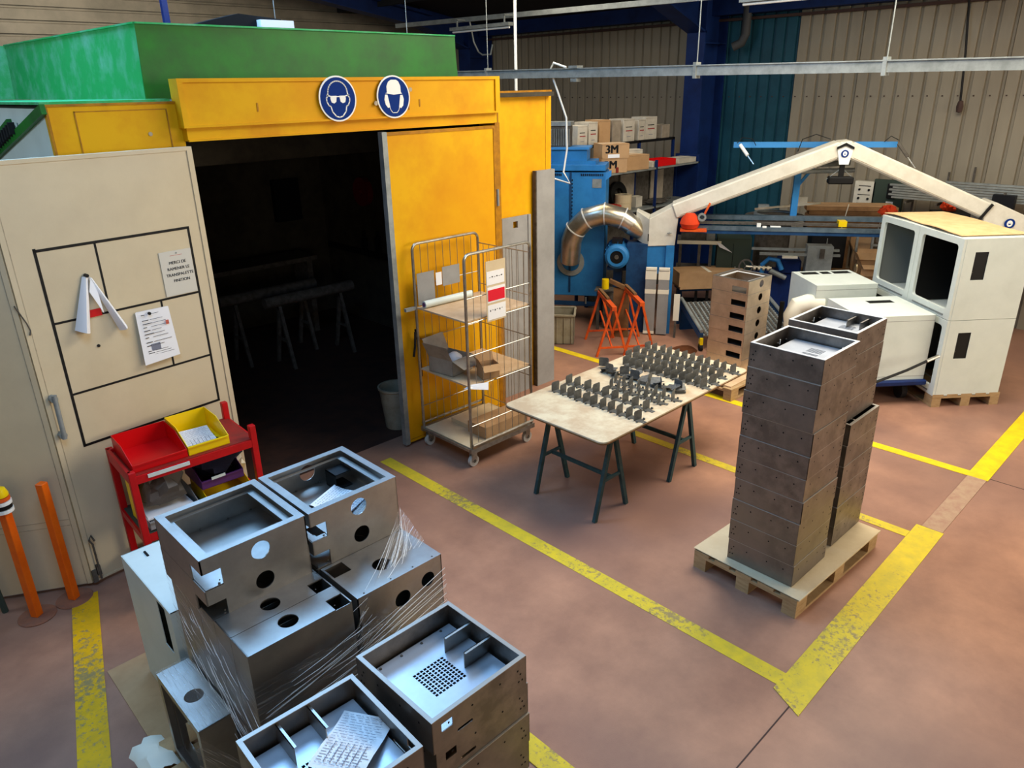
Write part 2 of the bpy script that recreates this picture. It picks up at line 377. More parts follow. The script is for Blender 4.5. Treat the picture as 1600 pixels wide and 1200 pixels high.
sp = obj('side_panel', B().box(5.17,6.15,5.70,5.74,0,3.255), M_yel, bo)
obj('panel_edge', B().box(5.17,6.15,5.69,5.70,3.235,3.258).box(6.06,6.064,5.697,5.70,0,3.235), M_yeld, sp)
obj('front_post', B().box(5.115,5.175,5.47,5.7,0,2.98).box(5.175,5.19,5.5,5.7,0,3.39), M_yeld, bo)
# lining
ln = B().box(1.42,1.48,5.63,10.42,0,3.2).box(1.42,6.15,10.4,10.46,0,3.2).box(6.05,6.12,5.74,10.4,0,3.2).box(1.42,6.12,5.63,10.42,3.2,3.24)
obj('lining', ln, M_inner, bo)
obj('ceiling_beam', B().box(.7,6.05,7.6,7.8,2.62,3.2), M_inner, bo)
obj('lower_rail', B().box(6.0,6.05,6.2,10.3,1.02,1.1), M_black, bo)
swl = obj('white_side_wall', B().box(1.36,1.4,5.62,9.8,2.5,3.22), M_white, bo)
for a, b_ in (((5.55,3.22),(7.3,2.85)),((6.5,3.12),(7.8,2.82))):
    obj('green_brace', B().bar((1.345,a[0],a[1]),(1.345,b_[0],b_[1]),.03,.06), M_green, swl)
ck = None
for i in range(14):
    t = i/13; y = 6.35+t*1.1; z = 3.09-t*.24
    if ck is None: c = ck = obj('chain_link', B().box(1.30,1.34,0,.035,-.04,.04), M_black, swl)
    else: c = ck.copy(); COL.objects.link(c)
    c.location = (0,y,z)
# yellow leaf
yl = obj('yellow_door_leaf', B().box(3.85,5.11,5.47,5.51,.03,2.955), M_yel, bo)
obj('door_edge', B().box(3.80,3.85,5.46,5.52,.02,2.96), M_greyl, yl)
obj('panel_edge', B().box(3.85,5.11,5.464,5.47,2.93,2.955).box(5.085,5.11,5.464,5.47,.03,2.93).box(3.87,5.08,5.466,5.47,.06,.064), M_yeld, yl)
obj('scuff', B().box(4.9,4.905,5.466,5.47,.5,1.8).box(4.3,4.303,5.466,5.47,.1,.5), M_yeld, yl)
obj('hinge', B().cyl((5.12,5.46,2.2),(5.12,5.46,2.36),.014), M_greyl, yl)
# white folding leaves
dd = Vector((.99407, .10874, 0)); DA = math.atan2(dd.y, dd.x)
MD = T(.891, 5.319, 0) @ RZ(DA)                    # leaf frame: x along the leaf, -y outward
def dbox(b, x0, x1, z0, z1, o=0.0, t=.003): return b.box(x0, x1, -o-t, -o, z0, z1, M=MD)
wl = obj('cream_door_leaf', B().box(0,1.3,0,.05,.03,2.95, M=MD), M_cream, bo)
e = B(); dbox(e,1.262,1.3,.03,2.95,0,.006); dbox(e,0,1.262,2.925,2.95,0,.006); dbox(e,0,.03,.03,2.925,0,.006); dbox(e,.03,1.262,.03,.045,0,.006)
obj('leaf_edge', e, M_cream, wl)
e = B(); dbox(e,.034,.038,.05,2.92,0,.0015); dbox(e,1.256,1.26,.05,2.92,0,.0015)
obj('leaf_seam', e, M_creamd, wl)
for x0,x1,z0,z1 in ((.16,.178,1.06,2.42),(1.165,1.182,1.06,2.41),(.16,1.182,2.395,2.413),(.16,1.182,1.055,1.073),(.178,1.165,1.925,1.94),(.178,1.165,1.432,1.447),(.52,.534,1.94,2.40),(.874,.888,1.447,1.925)):
    obj('tape_line', dbox(B(),x0,x1,z0,z1,0,.0015), M_blk, wl)
hn = B(); P = lambda x,z,o: MD @ Vector((x,-o,z))
hn.tube([P(.048,1.46,.0),P(.048,1.46,.05)],.024,10); hn.tube([P(.046,1.20,.0),P(.046,1.20,.05)],.024,10)
hn.tube([P(.05,1.49,.055),P(.046,1.18,.055)],.016,10)
obj('handle', hn, M_greyl, wl, smooth=True)
bt = B().box(.0,.03,-.02,0,.03,.13,M=MD).box(.035,.06,-.03,0,.08,.16,M=MD); bt.tube([P(.048,.05,.03),P(.048,.34,.03),P(.03,.38,.03),P(.05,.41,.03),P(.065,.36,.03)],.007,6)
obj('floor_bolt', bt, M_dust, wl, smooth=True)
MD2 = T(.885,5.322,0) @ RZ(math.atan2(.21,-.37)+math.pi)
l2 = obj('cream_door_leaf', B().box(-.78,0,0,.05,.03,2.95,M=MD2), M_cream, bo)
obj('leaf_edge', B().box(-.03,0,-.006,0,.03,2.95,M=MD2), M_cream, l2)
obj('leaf_seam', B().box(-.036,-.032,-.0015,0,.03,2.95,M=MD2).box(-.78,-.04,-.0015,0,.565,.57,M=MD2).box(-.78,-.04,-.0015,0,.52,.523,M=MD2), M_creamd, l2)
bt = B(); bt.tube([MD @ Vector((-.02,-.01,2.1)),MD @ Vector((.02,-.015,1.98)),MD @ Vector((.03,-.015,1.93)),MD @ Vector((.02,-.015,1.9))],.004,6)
obj('hook', bt, M_dust, l2)
# papers on the leaf
def on_leaf(name, label, cat): return thing(name, label, cat, tuple(MD @ Vector((0,-.004,0))), DA)
t = on_leaf('notice_sheet', 'laminated notice asking to return the pallet truck, on the cream door', 'notice')
obj('sheet', B().box(.925,1.16,-.003,0,1.945,2.262), mat('laminate',(206,200,184),.25), t)
MT = Matrix(((1,0,0,0),(0,0,-1,0),(0,1,0,0),(0,0,0,1)))
for k, (s, dx) in enumerate((('MERCI DE',0),('RAMENER LE',.0),('TRANSPALETTE',.004),('FINITION',.01))):
    for q in (-.0006,.0006): text('lettering', s, .029, M_ink, T(1.048+dx+q,-.004,2.178-k*.043) @ MT, t)
obj('printed_line', B().box(1.0,1.09,-.0035,-.003,2.228,2.23), M_red, t)
obj('magnet', B().cyl((1.05,-.003,2.244),(1.05,-.006,2.244),.006), M_greyl, t)
t = on_leaf('document_sheaf', 'thick sheaf of printed sheets pinned low right on the cream door', 'documents')
for k in range(3):
    obj('sheet', B().add([(.69-k*.006,-.006*k-.004,1.89),(.915,-.006*k-.003,1.885),(.925,-.012*k-.012,1.54-k*.008),(.672-k*.004,-.012*k-.014,1.53-k*.01)],[(0,1,2,3)]), M_paper, t)
pr = B()
for i, z in enumerate((1.865,1.825,1.80,1.775,1.75,1.725,1.70,1.665,1.64,1.60,1.585,1.57,1.555)):
    pr.box(.705,.73+.02*(i%3),-.034,-.033,z-.002,z+.003); pr.box(.76,.83+.02*(i%4),-.034,-.033,z-.0015,z+.001)
obj('printed_line', pr, M_ink, t); obj('printed_block', B().box(.735,.80,-.034,-.033,1.60,1.65), M_inkl, t)
obj('stamp', B().box(.868,.89,-.034,-.033,1.765,1.795), mat('stamp_red',(196,96,76),.6), t)
obj('magnet', B().cyl((.765,-.03,1.87),(.765,-.042,1.87),.011), M_black, t)
t = on_leaf('curled_leaflet', 'curled white leaflet splayed open under a magnet on the cream door', 'paper')
def curl(xa,za,xb,zb,xc,zc,xd,zd,o):
    n=8; vs=[]
    for i in range(n+1):
        u=i/n
        for j in range(5):
            v=j/4; xt=xa+(xb-xa)*v; zt=za+(zb-za)*v; xl=xd+(xc-xd)*v; zl=zd+(zc-zd)*v
            bulge=math.sin(math.pi*v)*o*(.3+u)
            vs.append((xt+(xl-xt)*u, -.006-.02*u-bulge, zt+(zl-zt)*u))
    return vs,[(i*5+j,i*5+j+1,(i+1)*5+j+1,(i+1)*5+j) for i in range(n) for j in range(4)]
obj('sheet', B().add(*curl(.40,2.20,.44,2.20,.365,1.83,.275,1.87,.05)).add(*curl(.43,2.2,.46,2.18,.60,1.83,.55,1.80,.05)).add([(.44,-.03,2.19),(.47,-.02,2.1),(.46,-.07,1.95),(.415,-.03,2.1)],[(0,1,2,3)]), M_paper, t, smooth=True)
obj('red_slip', B().box(.385,.47,-.008,-.005,1.925,1.975), M_red, t)
obj('magnet', B().cyl((.425,0,2.205),(.425,-.03,2.205),.012), M_black, t)
tag(obj('magnet', B().cyl(P(.405,1.724,0),P(.405,1.724,.008),.01), M_black), 'small black magnet alone on the cream door', 'magnet')
# safety signs
def sign(name, label, x, z, r, kind):
    t = thing(name, label, 'sign', (x, 5.452, z))
    obj('disc', B().prism(circ(0,0,r,40), 0, .006, M=MX), M_signw, t)
    obj('blue_field', B().prism(circ(0,0,r*.93,40), .006, .008, M=MX), M_sign, t)
    b = B(); s = r/.17
    def ring(pts, wd):
        k=len(pts)
        for i in range(k-1):
            a=Vector(pts[i]); c=Vector(pts[i+1]); b.bar((a.x*s,-.009,a.y*s),(c.x*s,-.009,c.y*s),wd*s,.003,up=(0,1,0))
            b.cyl((c.x*s,-.0075,c.y*s),(c.x*s,-.0105,c.y*s),wd*s*.5,8)
    def fill(pts,z0=.008,z1=.010): b.prism([(x*s,y*s) for x,y in pts],z0,z1,M=MX)
    if kind == 0:
        ring([(.088*math.cos(R(a)), .045+.085*math.sin(R(a))) for a in range(0,181,12)],.009)
        ring([(.088,.045),(.094,.02),(.106,.005),(.104,-.02),(.088,-.05),(.072,-.055),(.062,-.095),(.03,-.13),(0,-.138),(-.03,-.13),(-.062,-.095),(-.072,-.055),(-.088,-.05),(-.104,-.02),(-.106,.005),(-.094,.02),(-.088,.045)],.009)
        for q in (-1,1):
            fill([(q*.012,.022),(q*.068,.022),(q*.07,0),(q*.062,-.026),(q*.04,-.034),(q*.02,-.022)][::q])
            ring([(q*.07,.02),(q*.1,.028)],.008)
        ring([(-.02,.016),(.02,.016)],.008)
    else:
        fill([(-.07,.035),(-.07,.085),(-.05,.12),(-.02,.135),(.03,.135),(.055,.12),(.072,.085),(.074,.035),(.088,.025),(0,.018),(-.088,.03)])
        fill([(-.09,.02),(-.066,.02),(-.045,-.08),(-.068,-.085),(-.09,-.06),(-.1,-.02)]); fill([(.066,.015),(.09,.015),(.1,-.02),(.09,-.07),(.068,-.09),(.046,-.082)])
        ring([(-.062,-.05),(-.04,-.105),(-.022,-.125),(.022,-.125),(.042,-.105),(.062,-.05)],.005)
    obj('pictogram', b, M_signw, t)
    if kind == 1:
        for q,zz in ((-1,-.045),(1,.055)): obj('lug', B().prism(circ(q*(r+.012),zz,.018,12),0,.004,M=MX), M_creamd, t)
    return t
sign('safety_sign','round blue sign of a head in safety glasses on the yellow header',3.40,3.233,.170,0)
sign('safety_sign','round blue sign of a helmet and ear defenders on the yellow header',3.94,3.235,.168,1)
# inside the booth
def trestle_pipe(label, x0, x1, y, z):
    t = thing('pipe_trestle', label, 'trestle', ((x0+x1)/2, y, 0)); h=(x1-x0)/2
    obj('pipe', B().cyl((-h,0,z),(h,0,z),.07,14), M_dust, t, smooth=True)
    for q in (-.7,.7):
        for yy in (-.22,.22): obj('leg', B().bar((q*h,0,z-.07),(q*h,yy,0),.04), M_dust, t)
        obj('crossbar', B().bar((q*h,-.12,.35),(q*h,.12,.35),.03), M_dust, t)
trestle_pipe('dusty trestle with thick pipe in the dark booth, nearest the opening',3.97,5.23,8.5,.86)
trestle_pipe('dusty trestle with thick pipe in the dark booth, just behind the first',3.6,4.95,8.98,.86)
t = thing('booth_workbench','dark dusty workbench along the back of the booth','workbench',(4.0,9.7,0))
obj('top', B().box(-1.3,1.3,-.25,.3,1.06,1.12), M_dust, t)
for x in (-1.2,1.2): obj('leg', B().box(x-.04,x+.04,-.2,.2,0,1.06), M_dust, t)
b = B()
for k in range(3):
    y0=7.9-k*.2; b.tube([(6.02,y0,2.15),(5.98,y0+.08,1.9),(5.97,y0+.16,1.4),(5.98,y0+.02,1.1),(5.97,y0-.2,1.15),(5.98,y0-.25,1.6),(6.02,y0-.1,2.15)],.012,6)
tag(obj('hanging_hose', b, M_black, smooth=True),'black hoses looped on the inner wall of the booth','hose')
tag(obj('red_hose_reel', B().prism(circ(0,0,.2,24),0,.08,holes=[circ(0,0,.05,12)],M=T(6.04,9.2,1.95) @ MY), mat('dull_red',(120,30,34),.7)),'dull red round hose reel on the inner booth wall','hose reel')
for k in range(5): tag(obj('hand_tool', B().box(5.93,6.0,9.2-k*.35,9.26-k*.35,1.101,1.3+.05*(k%2)).box(5.95,5.98,9.21-k*.35,9.25-k*.35,1.3,1.4+.03*(k%3)), M_black),'dark hand tool standing on the inner rail of the dark booth','tool','dark tools on the inner booth rail')
tag(obj('switch_box', B().box(5.2,5.6,10.28,10.38,1.5,2.1), M_black),'black switch box on the back wall inside the booth','box')
t = thing('waste_bin','cream plastic waste bin just inside the booth doorway','bin',(4.06,5.95,0))
obj('body', B().lathe([(.0,0),(.13,0),(.17,.42),(.185,.43),(.185,.45),(.165,.45),(.12,.02),(0,.02)],20), M_bin, t, smooth=True)
# green housing on top
gh = thing('green_extraction_housing','long green sheet-metal housing on top of the yellow booth','housing')
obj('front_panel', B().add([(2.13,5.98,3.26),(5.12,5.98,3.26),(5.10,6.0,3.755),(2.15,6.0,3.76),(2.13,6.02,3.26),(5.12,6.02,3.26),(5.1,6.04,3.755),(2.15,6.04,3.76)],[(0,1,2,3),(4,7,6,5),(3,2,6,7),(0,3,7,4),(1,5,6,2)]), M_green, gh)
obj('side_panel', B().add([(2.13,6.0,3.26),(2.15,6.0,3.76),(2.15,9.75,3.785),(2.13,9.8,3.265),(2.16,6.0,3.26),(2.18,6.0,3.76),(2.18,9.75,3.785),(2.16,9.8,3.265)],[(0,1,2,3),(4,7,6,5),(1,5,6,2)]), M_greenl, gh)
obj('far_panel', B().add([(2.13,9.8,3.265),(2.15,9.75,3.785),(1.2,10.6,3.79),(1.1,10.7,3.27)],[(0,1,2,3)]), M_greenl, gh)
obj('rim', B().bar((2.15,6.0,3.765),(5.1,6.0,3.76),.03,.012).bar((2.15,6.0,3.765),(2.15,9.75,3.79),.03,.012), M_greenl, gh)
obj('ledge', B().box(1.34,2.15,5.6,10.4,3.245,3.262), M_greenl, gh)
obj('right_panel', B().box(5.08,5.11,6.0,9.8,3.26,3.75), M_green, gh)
t = thing('ballast_box','long dark ballast box with a white end on top of the green housing','box')
obj('body', B().prism([(2.9,3.80),(3.72,3.80),(3.72,3.9),(3.32,3.93),(2.95,3.84)],-7.0,-6.78,M=MX), M_dark, t)
obj('end_plate', B().box(3.48,3.8,6.7,6.78,3.80,3.885), M_paper, t)
for x,y,n in ((4.0,7.4,0),(5.6,7.4,1)): tag(obj('suspension_wire', B().cyl((x,y,3.7),(x,y,5.7),.004,6), M_greyl),'thin suspension wire rising behind the green housing, '+('left one' if n==0 else 'right one'),'wire')
tag(obj('hanging_post', B().box(3.0,3.05,7.6,7.65,3.7,5.9), M_navy),'dark navy hanger post behind the green housing at top left','post')
# ================================================================== OVERHEAD RAIL
t = thing('overhead_busbar','long grey green overhead busbar rail hung across the hall','rail')
rl = B()
A_=Vector((7.42,9.6,3.46)); Z_=Vector((8.32,.6,3.39))
rl.bar(A_,Z_,.07,.10); obj('rail', rl, M_greyl, t); obj('top_flange', B().bar(A_+Vector((0,0,.056)),Z_+Vector((0,0,.056)),.10,.012), M_greyl, t)
def rp(y): u=(y-A_.y)/(Z_.y-A_.y); return A_+(Z_-A_)*u
for y in (8.2,5.05,3.05):
    p=rp(y); b=B().box(p.x-.05,p.x+.05,p.y-.02,p.y+.02,p.z-.08,p.z+.09); obj('clamp', b, M_greyl, t)
    obj('hanger_rod', B().cyl((p.x,p.y,p.z+.05),(p.x,p.y,5.1),.006,6), M_greyl, t)
p=rp(6.72); obj('junction', B().box(p.x-.06,p.x+.06,p.y-.07,p.y+.07,p.z+.06,p.z+.09).box(p.x-.04,p.x+.04,p.y-.05,p.y+.05,p.z-.10,p.z-.06), M_greyl, t)
tag(obj('conduit', B().cyl((8.5,8.6,2.2),(8.5,8.6,5.0),.024,10), M_signw, smooth=True),'straight white vertical conduit crossing the overhead rail','conduit')
p=rp(7.05)
cb=B().tube([(p.x,p.y-.2,p.z+.07),(p.x-.02,p.y,p.z+.13),(p.x,p.y+.08,p.z+.05),(p.x+.05,p.y-.02,3.2),(p.x+.1,p.y-.12,2.9),(p.x+.14,p.y-.1,2.5),(p.x+.12,p.y-.06,2.2),(p.x+.1,p.y-.2,2.06),(p.x,p.y-.0,2.12),(p.x-.1,p.y+.2,2.06)],.013,8)
tag(obj('white_cable', cb, M_signw, smooth=True),'white cable looping down from the overhead rail to the motor','cable')
t = thing('lamp_track','thin grey lamp track running under the dark roof','track'); obj('track', B().bar((9,12.2,4.36),(9,-2,4.2),.05,.07), M_greyl, t)
def fluo(label,y0,y1,x=8.8):
    t = thing('fluorescent_fitting',label,'ceiling light',(x,(y0+y1)/2,4.165),0,'fluorescent fittings under the roof'); h=abs(y1-y0)/2
    obj('body', B().box(-.05,.05,-h,h,0,.05), M_greyl, t); obj('tube', B().cyl((0,-h+.03,-.02),(0,h-.03,-.02),.016,10), M_signw, t)
    for q in (-1,1): obj('bracket', B().box(-.01,.01,q*h*.8-.01,q*h*.8+.01,.05,.16).box(-.01,.21,q*h*.8-.01,q*h*.8+.01,.15,.17), M_greyl, t)
fluo('unlit fluorescent fitting under the roof left of the white conduit',10.4,9.0)
fluo('unlit fluorescent fitting at the top edge above the teal cladding',5.1,3.9)
t = thing('downpipe','grey elbowed pipe high on the teal wall','pipe'); obj('pipe', B().tube([(11.75,6.68,4.6),(11.75,6.68,4.0),(11.75,6.74,3.88),(11.7,6.86,3.82)],.07,10), mat('pipe_dark',(60,60,60),.6), t, smooth=True)
t = thing('wall_conduit','black cable bundle ending in a plug on the beige wall','cable')
obj('cable', B().tube([(11.93,3.58,4.25),(11.93,3.5,3.6),(11.93,3.45,3.0)],.014,6), M_blk, t); obj('plug', B().lathe([(0,0),(.035,.01),(.045,.08),(.03,.15),(0,.16)],10,M=T(11.92,3.44,2.85)), M_joint, t)
t = thing('conduit_loop','thin bent conduit hanging beside the fluorescent fitting','conduit'); obj('pipe', B().tube([(9.02,10.2,4.32),(9.1,10.2,4.0),(9.2,10.2,3.85),(9.2,10.1,3.8),(9.2,9.9,3.8),(9.2,9.85,3.95)],.014,6), M_greyl, t)
# ================================================================== SHEET METAL BOXES
def wall_ring(b, s, h, t=.006, notch=False, holes=True, r=.045, back=True, nb=False):
    a = s/2
    no = [(-a,0),(a,0),(a,h),(-a,h)]
    front = [(-a+.085,0),(a,0),(a,h),(-a,h),(-a,.085),(-a+.085,.085)] if notch else no
    left = [(-a,0),(a-.13,0),(a-.13,.085),(a,.085),(a,h),(-a,h)] if notch else no
    hl = [circ(.02,.085,r,22)] if holes else []
    b.prism(front, a-t, a, holes=hl, M=MX)                 # -Y wall
    b.prism(front if nb else no, -a, -a+t, holes=hl if back else [], M=MX)   # +Y wall
    b.prism([(x, z) for x, z in left], a-t, a, M=MY)       # -X wall (local x = -Y)
    b.prism(no, -a, -a+t, M=MY)
def frame_box(name, label, s=.5, h=.16, group=None, plate=True, back=True, base_holes=None, nb=False):
    base_holes = back if base_holes is None else base_holes
    """box with a double rim, round ports in two walls and a cut-out corner"""
    t = thing(name, label, 'metal box', (0,0,0), 0, group); a = s/2
    b = B(); wall_ring(b, s, h-.004, notch=True, back=back, nb=nb); obj('shell', b, M_steel, t)
    q = a-.036
    obj('rim', B().prism(rect(-a,a,-a,a), h-.004, h, holes=[rect(-q,q,-q,q)]), M_steel, t)
    b = B().prism(rect(-q,q,-q,q), h-.034, h-.030, holes=[rect(-q+.028,q-.034,-q+.004,q-.02)])
    obj('inner_frame', b, M_steel, t)
    if plate:
        obj('base_plate', B().prism(rect(-a+.006,a-.006,-a+.006,a-.006), .0, .003, holes=[circ(-.06,.02,.05,22), rect(-a+.006+.001,-a+.09,-a+.007,-a+.13)] if base_holes else []), M_steel, t)
    rv = B()
    for x in (-.18,-.06,.08,.2):
        for q_ in (-1,1): rv.lathe([(0,.004),(.005,.003),(.006,0)],8,T(x,q_*(a-.012),.006)); rv.lathe([(0,.002),(.004,0)],6,T(x,q_*a,.03) @ RX(R(90)*q_))
    obj('rivets', rv, M_dust, t, kind='stuff')
    return t
def tray_box(name, label, s=.49, h=.1615, top=True, group=None, steel=None, style=0, bracket=True):
    """tray with raised perforated floor plate and two partition brackets"""
    t = thing(name, label, 'metal box', (0,0,0), 0, group); a = s/2; steel = steel or M_steelr
    b = B(); no = rect(-a,a,.0025,h-.003)
    fh = [rrect(-a+.045,-a+.10,.085,.125,.004), rrect(-a+.12,-a+.20,.03,.045,.007)] if style == 1 else []
    sh = [circ(-a+.05,.08,.005,8)] if style == 0 else []
    b.prism(no, a-.004, a, holes=fh, M=MX).prism(no, -a, -a+.004, M=MX).prism(no, a-.004, a, M=MY).prism(no, -a, -a+.004, M=MY)
    obj('shell', b, steel, t)
    q = a-.019
    obj('rim', B().prism(rect(-a,a,-a,a), h-.003, h, holes=[rect(-q,q,-q,q)]), M_edge if style == 0 and top else M_rimd, t)
    hd_ = B()
    for z, xs in ((.11,(-.17,-.05,.10,.2)),(.05,(.205,.225)),(.085,(.215,))):
        for x in xs:
            hd_.add([(x+.0055*math.cos(k*1.0472),-a-.0006,z+.0055*math.sin(k*1.0472)) for k in range(6)],[(0,1,2,3,4,5)])
            hd_.add([(-a-.0006,x+.0055*math.cos(k*1.0472),z+.0055*math.sin(k*1.0472)) for k in range(6)],[(0,1,2,3,4,5)])
    obj('screw_holes', hd_, M_dark, t, kind='stuff')
    if top:
        zp = .055 if style else .085
        gh_ = []
        if style == 0:
            for i in range(7): gh_.append(rect(-.10+i*.017,-.091+i*.017,-.09,.01)); gh_.append(rect(.04+i*.017,.049+i*.017,-.09,.01)) if i < 5 else None
        else:
            for i in range(9):
                for j in range(10): gh_.append(rect(-.09+i*.0185,-.0765+i*.0185,-.075+j*.0165,-.063+j*.0165))
        obj('perforated_plate', B().prism(rect(-a+.02+(.03 if style == 0 else 0),a-.02,-a+.02,a-.02-(.05 if style == 0 else 0)), zp, zp+.002, holes=gh_), M_plate, t)
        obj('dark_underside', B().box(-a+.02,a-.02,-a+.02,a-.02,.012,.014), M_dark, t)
        if bracket:
            for k, yy in enumerate((.095,-.035) if style == 1 else (-.03,-.12)):
                x0 = a-.155
                p = B().box(x0,a-.004,yy-.002,yy+.002,zp+.002,h-.022).box(x0,a-.004,yy-.012,yy+.002,h-.024,h-.022)
                obj('partition', p, M_steel, t)
        lg = B().box(-a+.022,-a+.03,-a+.03,a-.03,zp+.002,zp+.012)
        obj('floor_lip', lg, M_edge, t)
        rv = B()
        for k in range(4):
            rv.lathe([(0,.006),(.005,.005),(.007,0)],8,T(-a+.04,-.17+k*.115,zp+.002)); rv.lathe([(0,.006),(.005,.005),(.007,0)],8,T(-.16+k*.11,a-.035,zp+.002))
        obj('rivets', rv, M_dust, t, kind='stuff')
        if style == 0:
            pn = B()
            for x, y in ((-.17,.17),(.05,.19),(.17,-.17),(-.18,-.12)): pn.cyl((x,y,zp),(x,y,zp+.035),.003,6)
            obj('threaded_studs', pn, M_edge, t, kind='stuff')
    return t
ORD = ['topmost','second from top','third from top','fourth from top','fifth from top','sixth from top','seventh from top','eighth from top','ninth from top','lowest']
def stack(make_top, make_low, n, cx, cy, z0, h, where, rz=0, jit=.004, shift=None, group=None):
    top = make_top; low = make_low; kids(low)
    for k in range(n):                       # k = 0 lowest
        z = z0+k*h; i = n-1-k
        lab = '%s box in %s' % (ORD[i] if k else 'lowest', where)
        dx, dy, dr = random.uniform(-jit,jit), random.uniform(-jit,jit), random.uniform(-.006,.006)
        if shift: sx, sy = shift(i); dx += sx; dy += sy
        loc = (cx+dx, cy+dy, z)
        if i == 0: top.location = loc; top.rotation_euler = (0,0,rz+dr); top['label'] = lab; 
        elif k == 0: low.location = loc; low.rotation_euler = (0,0,rz+dr); low['label'] = lab
        else: c = copy_thing(low, loc, rz+dr, lab)
        if group: (top if i == 0 else low if k == 0 else c)['group'] = group
# tower on the pallet
def pallet(label, loc, rz, L=1.2, Wd=.8):
    t = thing('pallet', label, 'pallet', loc, rz)
    hl, hw = L/2, Wd/2; blk = None
    for x in (-hl+.07,0,hl-.07):
        for y in (-hw+.05,0,hw-.05):
            if blk is None: c = blk = obj('block', B().box(-.07,.07,-.05,.05,.022,.1), M_wood, t)
            else: c = blk.copy(); COL.objects.link(c)
            c.location = (x,y,0)
    bd = None
    for y in (-hw+.05,0,hw-.05):
        if bd is None: c = bd = obj('bottom_board', B().box(-hl,hl,-.05,.05,0,.022), M_wood, t)
        else: c = bd.copy(); COL.objects.link(c)
        c.location = (0,y,0)
    bd = None
    for x in (-hl+.07,0,hl-.07):
        if bd is None: c = bd = obj('cross_board', B().box(-.07,.07,-hw,hw,.1,.122), M_wood, t)
        else: c = bd.copy(); COL.objects.link(c)
        c.location = (x,0,0)
    bd = None
    for k in range(5):
        if bd is None: c = bd = obj('deck_board', B().box(-hl,hl,-.06,.06,.122,.144), M_wood, t)
        else: c = bd.copy(); COL.objects.link(c)
        c.location = (0,-hw+.06+k*(Wd-.12)/4,0)
    return t
pallet('wooden pallet under the tall twin stacks of dark steel boxes', (4.675,1.935,0), R(-2.6))
b = B(); n = 12
vs = []
for j in range(3):
    for i in range(n+1):
        x = -.6+1.2*i/n; y = (-.41,0,.41)[j]; z = .150 - (.004*max(0,math.sin(i*.9)) if j == 0 else 0) + (.004 if j==2 else 0); vs.append((x,y,z))
b.add(vs, [(j*(n+1)+i,j*(n+1)+i+1,(j+1)*(n+1)+i+1,(j+1)*(n+1)+i) for j in range(2) for i in range(n)])
b.add([(x,y,z+.004) for x,y,z in vs], [(j*(n+1)+i,j*(n+1)+i+1,(j+1)*(n+1)+i+1,(j+1)*(n+1)+i) for j in range(2) for i in range(n)])
b.box(-.6,.6,-.415,-.405,.145,.156)
o = obj('cardboard_sheet', b, M_cardl); o.location = (4.675,1.935,0); o.rotation_euler = (0,0,R(-2.6))
tag(o, 'pale cardboard sheet between the pallet and the twin steel stacks', 'cardboard')
g1 = 'dark steel boxes stacked in two tall towers'
stack(tray_box('steel_box','x',.485,bracket=False), tray_box('steel_box','x',.485,top=False), 10, 4.40,1.895,.154,.1618,'the front tower of dark steel boxes on the pallet',R(-1),group=g1)
stack(tray_box('steel_box','x',.475), tray_box('steel_box','x',.475,top=False), 10, 5.02,1.95,.154,.1618,'the rear tower of dark steel boxes on the pallet',R(-1),shift=lambda i:(0.0,0.0) if i<4 else (.015,-.045),group=g1)
# foreground trays
g2 = 'steel trays stacked at the bottom of the view'
stack(tray_box('steel_box','x',.5,style=1), tray_box('steel_box','x',.5,style=1,top=False), 6, 1.457,1.968,.146,.1615,'the right-hand foreground stack of steel trays',0,shift=lambda i:(0,0) if i==0 else (.012,.002),group=g2)
stack(tray_box('steel_box','x',.485,style=1), tray_box('steel_box','x',.485,style=1,top=False), 6, .888,1.915,.144,.1615,'the foreground stack with a work sheet at the bottom edge',R(88),group=g2)
pallet('wooden pallet hidden under the two foreground tray stacks', (1.2,1.95,0), 0)
def doc(label, M, w=.21, h=.297, seed=1, cat='paper'):
    t = thing('work_sheet', label, cat); rr = random.Random(seed)
    n=6; vs=[]
    for i in range(n+1):
        for j in range(2): vs.append((-w/2+w*j, -h/2+h*i/n, .006*math.sin(i*1.1)))
    obj('sheet', B().add(vs,[(2*i,2*i+1,2*i+3,2*i+2) for i in range(n)]), M_paper, t)
    pr = B()
    for k in range(20):
        y = h/2-.02-k*.0135; x = -w/2+.015
        while x < w/2-.03:
            l = rr.uniform(.006,.03)
            pr.add([(x,y,.0072),(x+l,y,.0072),(x+l,y+.0025,.0072),(x,y+.0025,.0072)],[(0,1,2,3)]); x += l+rr.uniform(.004,.012)
    for x in (-.06,-.035,-.01,.015,.04,.065):
        for k in range(9): pr.add([(x,-.12+k*.012,.0074),(x+.004,-.12+k*.012,.0074),(x+.004,-.111+k*.012,.0074),(x,-.111+k*.012,.0074)],[(0,1,2,3)])
    obj('print', pr, M_inkl, t, kind='stuff')
    t.matrix_world = M
    return t
doc('printed work sheet lying in the foreground tray at the bottom edge', T(.985,1.915,1.045) @ RZ(R(-58)) @ RX(R(-7)), seed=3)
